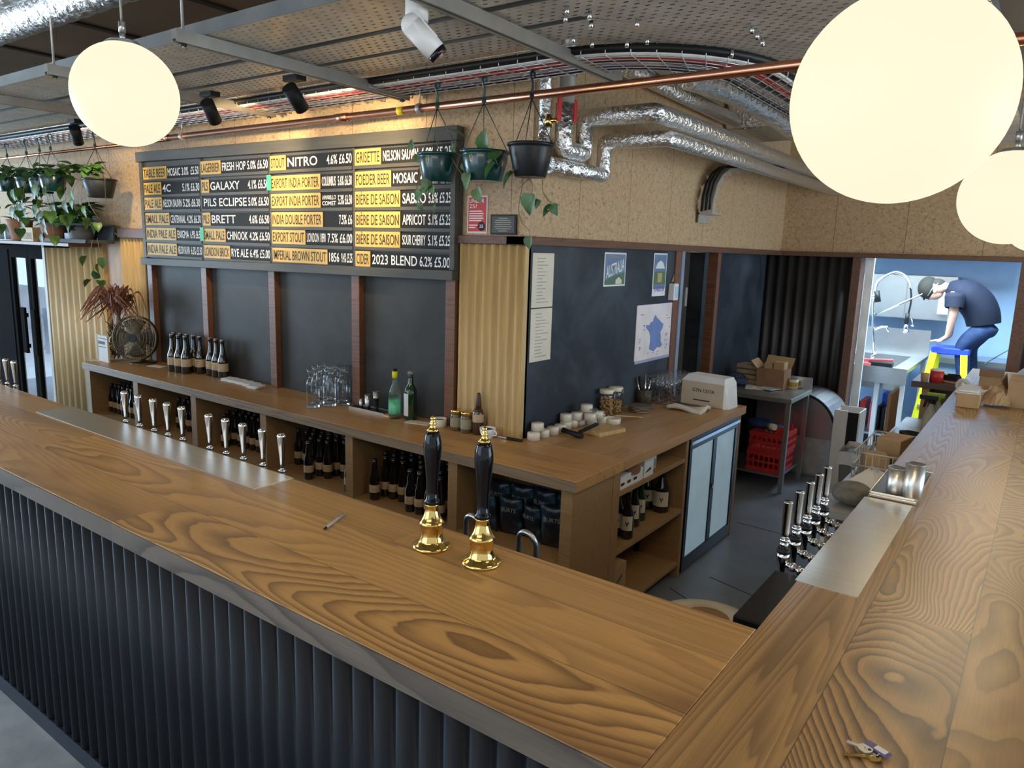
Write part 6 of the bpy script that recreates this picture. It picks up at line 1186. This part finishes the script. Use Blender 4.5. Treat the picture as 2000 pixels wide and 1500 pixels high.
# ================================================================ PERSON (bending over the step ladder)
def skin(name, verts, edges, rad, m, parent=None, sub=2, root=0):
    me=bpy.data.meshes.new(name); me.from_pydata([tuple(v) for v in verts],edges,[]); o=bpy.data.objects.new(name,me); C.objects.link(o)
    md=o.modifiers.new('skin','SKIN'); md.use_smooth_shade=True; md.branch_smoothing=.6
    if not me.skin_vertices: me.skin_vertices.new()
    for i,r in enumerate(rad):
        sv=me.skin_vertices[0].data[i]; sv.radius=(r,r) if not isinstance(r,tuple) else r; sv.use_root = (i==root)
    s=o.modifiers.new('smooth','SUBSURF'); s.levels=sub; s.render_levels=sub
    me.materials.append(m)
    if parent: o.parent=parent; o.location=-wl(parent)
    return o
M_skin=mat('skin',(.56,.34,.26),.5,var=.06); M_tee=mat('navy_tee',(.005,.008,.024),.8,var=.2,vs=7,bump=.25,bs=9); M_jean=mat('blue_jeans',(.018,.042,.12),.8,var=.35,vs=14,bump=.2,bs=18); M_hat=mat('olive_cap',(.025,.021,.015),.8,var=.3)
PY=6.17
def W(px,py,dy=0.0): return at(px,py,1,PY+dy)
per=thing('person','person in navy t-shirt, jeans and cap bending over a yellow step ladder','person',(1.6,PY,.5))
V=[];E=[];Rr=[]
def jt(p,r,par=None):
    V.append(Vector(p)); Rr.append(r)
    if par is not None: E.append((par,len(V)-1))
    return len(V)-1
pel=jt(W(1925,632),.135); wai=jt(W(1916,602),.135,pel); che=jt(W(1895,581),.145,wai); upc=jt(W(1868,568),.115,che); nek=jt(W(1849,561),.062,upc)
hd1=jt(W(1838,562),.085,nek); hd2=jt(W(1826,561),.095,hd1); hd3=jt(W(1814,563),.085,hd2)
# near arm: shoulder, elbow, wrist, palm, fingers
def arm(dy,sh_,el,wr,pm,sgn):
    s=jt(W(*sh_,dy),.062,upc); e0=jt(W((sh_[0]+el[0])/2,(sh_[1]+el[1])/2,dy*1.1),.052,s); e=jt(W(*el,dy*1.1),.042,e0); m_=jt(W(el[0]*.6+wr[0]*.4,el[1]*.6+wr[1]*.4,dy),.041,e); w=jt(W(*wr,dy*.9),.027,m_); p=jt(W(*pm,dy*.9),.028,w)
    base=V[p]
    for i,(ox,l) in enumerate(((-.03,.075),(-.01,.085),(.01,.08),(.03,.065))):
        a=jt(base+Vector((-.025,ox,-.012)),.0105,p); b=jt(base+Vector((-.025-l*.5,ox*1.25,-.014)),.0095,a); jt(base+Vector((-.025-l,ox*1.3,-.024)),.0085,b)
    t=jt(base+Vector((.0,-sgn*.035,-.015)),.0105,p); jt(base+Vector((-.035,-sgn*.058,-.022)),.009,t)
arm(-.20,(1866,580),(1862,616),(1850,657),(1839,663.5),1)
arm(.20,(1866,578),(1858,615),(1856,655),(1845,662),-1)
# legs
def legj(dy,kn,ft):
    h=jt(W(1918,645,dy),.095,pel); t=jt(W((1918+kn[0])/2,(645+kn[1])/2,dy),.085,h); k=jt(W(*kn,dy),.062,t); c=jt(V[k]+Vector((.035,.03,-.22)),.055,k); f=jt(V[k]+Vector((.06,.06,-.45)),.042,c); jt(V[k]+Vector((-.05,.02,-.50)),.038,f)
    return k
k1=legj(-.10,(1878,676),None); k2=legj(.11,(1893,676),None)
body=skin('body',V,E,Rr,M_skin,per)
# head detail belongs to the one continuous head: nose, brow and chin as a fitted mesh
hm=MB(); hc=W(1824,565); 
ex=(W(1812,578)-W(1836,553)).normalized(); up=(W(1809,560)-W(1832,572)).normalized()
fwd=(W(1818,585)-W(1824,560)).normalized(); crn=Vector((0,0,0))+ (W(1806,562)-W(1836,566)).normalized(); sd=Vector((0,1,0))
def H(f,c,s): return W(1826,566)+fwd*f+crn*c+sd*s
# clothing
def sub(idx,rads,name,m,edges,root=0,sub=2): return skin(name,[V[i] for i in idx],edges,rads,m,per,sub,root)
ia=upc+5   # first arm start index = hd3+1
s1=hd3+1; s2=s1+6+12+2
tv=[W(1927,620),W(1916,600),W(1897,582),W(1872,571),W(1853,562),V[s1],V[s1+1]+ (V[s1+1]-V[s1])*.15,V[s2],V[s2+1]+(V[s2+1]-V[s2])*.15,W(1930,633)]
def etube(pts,ra,rb,n=20):
    m=MB(); vs=[]; k=len(pts)
    for i,p in enumerate(pts):
        d=(pts[min(i+1,k-1)]-pts[max(i-1,0)]).normalized(); b=Vector((0,1,0)); a=d.cross(b).normalized(); b=a.cross(d)
        for q in range(n):
            t=2*PI*q/n; vs.append(p+a*math.cos(t)*ra[i]+b*math.sin(t)*rb[i])
    m.add(vs,[(i*n+q,i*n+(q+1)%n,(i+1)*n+(q+1)%n,(i+1)*n+q) for i in range(k-1) for q in range(n)],True); return m
tp_=smoothpath([W(1921,634),W(1918,614),W(1908,594),W(1891,579),W(1873,570),W(1860,564),W(1851,561)],4)
def interp(v): 
    o=[]
    for a,b in zip(v,v[1:]): o += [a+(b-a)*k/4 for k in range(4)]
    return o+[v[-1]]
tm=etube(tp_,interp([.162,.172,.178,.172,.150,.105,.062]),interp([.185,.20,.21,.225,.22,.15,.066]))
for s_ in (s1,s2):
    a=V[s_]; b=V[s_+1]+(V[s_+1]-V[s_])*.2; sm_=etube(smoothpath([a+(a-b)*.35,a,b],4),interp([.085,.105,.088]),interp([.06,.09,.085]),16); tm.add(sm_.v,sm_.f,True)
tee=obj('t_shirt',tm,M_tee,per,subd=1)
jv=[W(1926,636),W(1918,646,-.1),(V[k1-1]),V[k1],V[k1+1],V[k1+2],W(1918,646,.11),V[k2-1],V[k2],V[k2+1],V[k2+2],W(1935,628)]
jeans=skin('jeans',jv,[(0,1),(1,2),(2,3),(3,4),(4,5),(0,6),(6,7),(7,8),(8,9),(9,10),(0,11)],[.155,.118,.108,.082,.072,.066,.118,.108,.082,.072,.066,.15],M_jean,per,2,0)
for k,kk in enumerate((k1,k2)):
    f=V[kk+2]; obj('shoe',MB().ball(f+Vector((-.05,-.02,-.045)),.05,16,10,(2.4,1,.8)),M_black,per)
# cap, face, hair, ear, glasses strap
cap=MB(); cap.ball(H(-.035,.035,0),.118,24,16,(1,1,1)); cp=[]
obj('cap',MB().ball(W(1813,562),.112,24,16,(.95,.86,1.12)).hexa([W(1803,578)+Vector((0,s,0)) for s in (-.06,.06)]+[W(1808,585)+Vector((0,s,0)) for s in (.06,-.06)],[W(1802,582)+Vector((0,s,0)) for s in (-.05,.05)]+[W(1804,589)+Vector((0,s,0)) for s in (.05,-.05)]),M_hat,per,subd=1)
obj('hair',MB().ball(W(1831,556),.085,18,12,(1,.92,.8)),mat('dark_hair',(.035,.028,.022),.8),per)
fc_=MB().ball(W(1824,571),.082,22,16,(1.15,.80,1.0)).ball(W(1811,580),.026,12,8,(1,.6,.9)).ball(W(1820,581),.034,12,8,(1.2,.9,.7)); obj('face',fc_,M_skin,per)
for s in (-1,1): obj('ear',MB().ball(W(1826,567,s*.078),.026,14,10,(.8,.4,1.2)),M_skin,per); obj('eye',MB().ball(W(1812,577,s*.03),.011,10,8),M_black,per)
obj('mouth',MB().ball(W(1814,585),.012,10,6,(1.1,1.6,.4)),mat('lips',(.35,.14,.12),.5),per)
obj('glasses',MB().tube([W(1833,553,-.07),W(1820,565,-.088),W(1812,578,-.07)],.006,6).tube([W(1833,553,.07),W(1820,565,.088),W(1812,578,.07)],.006,6),mat('glasses_frame',(.25,.3,.35),.3),per)
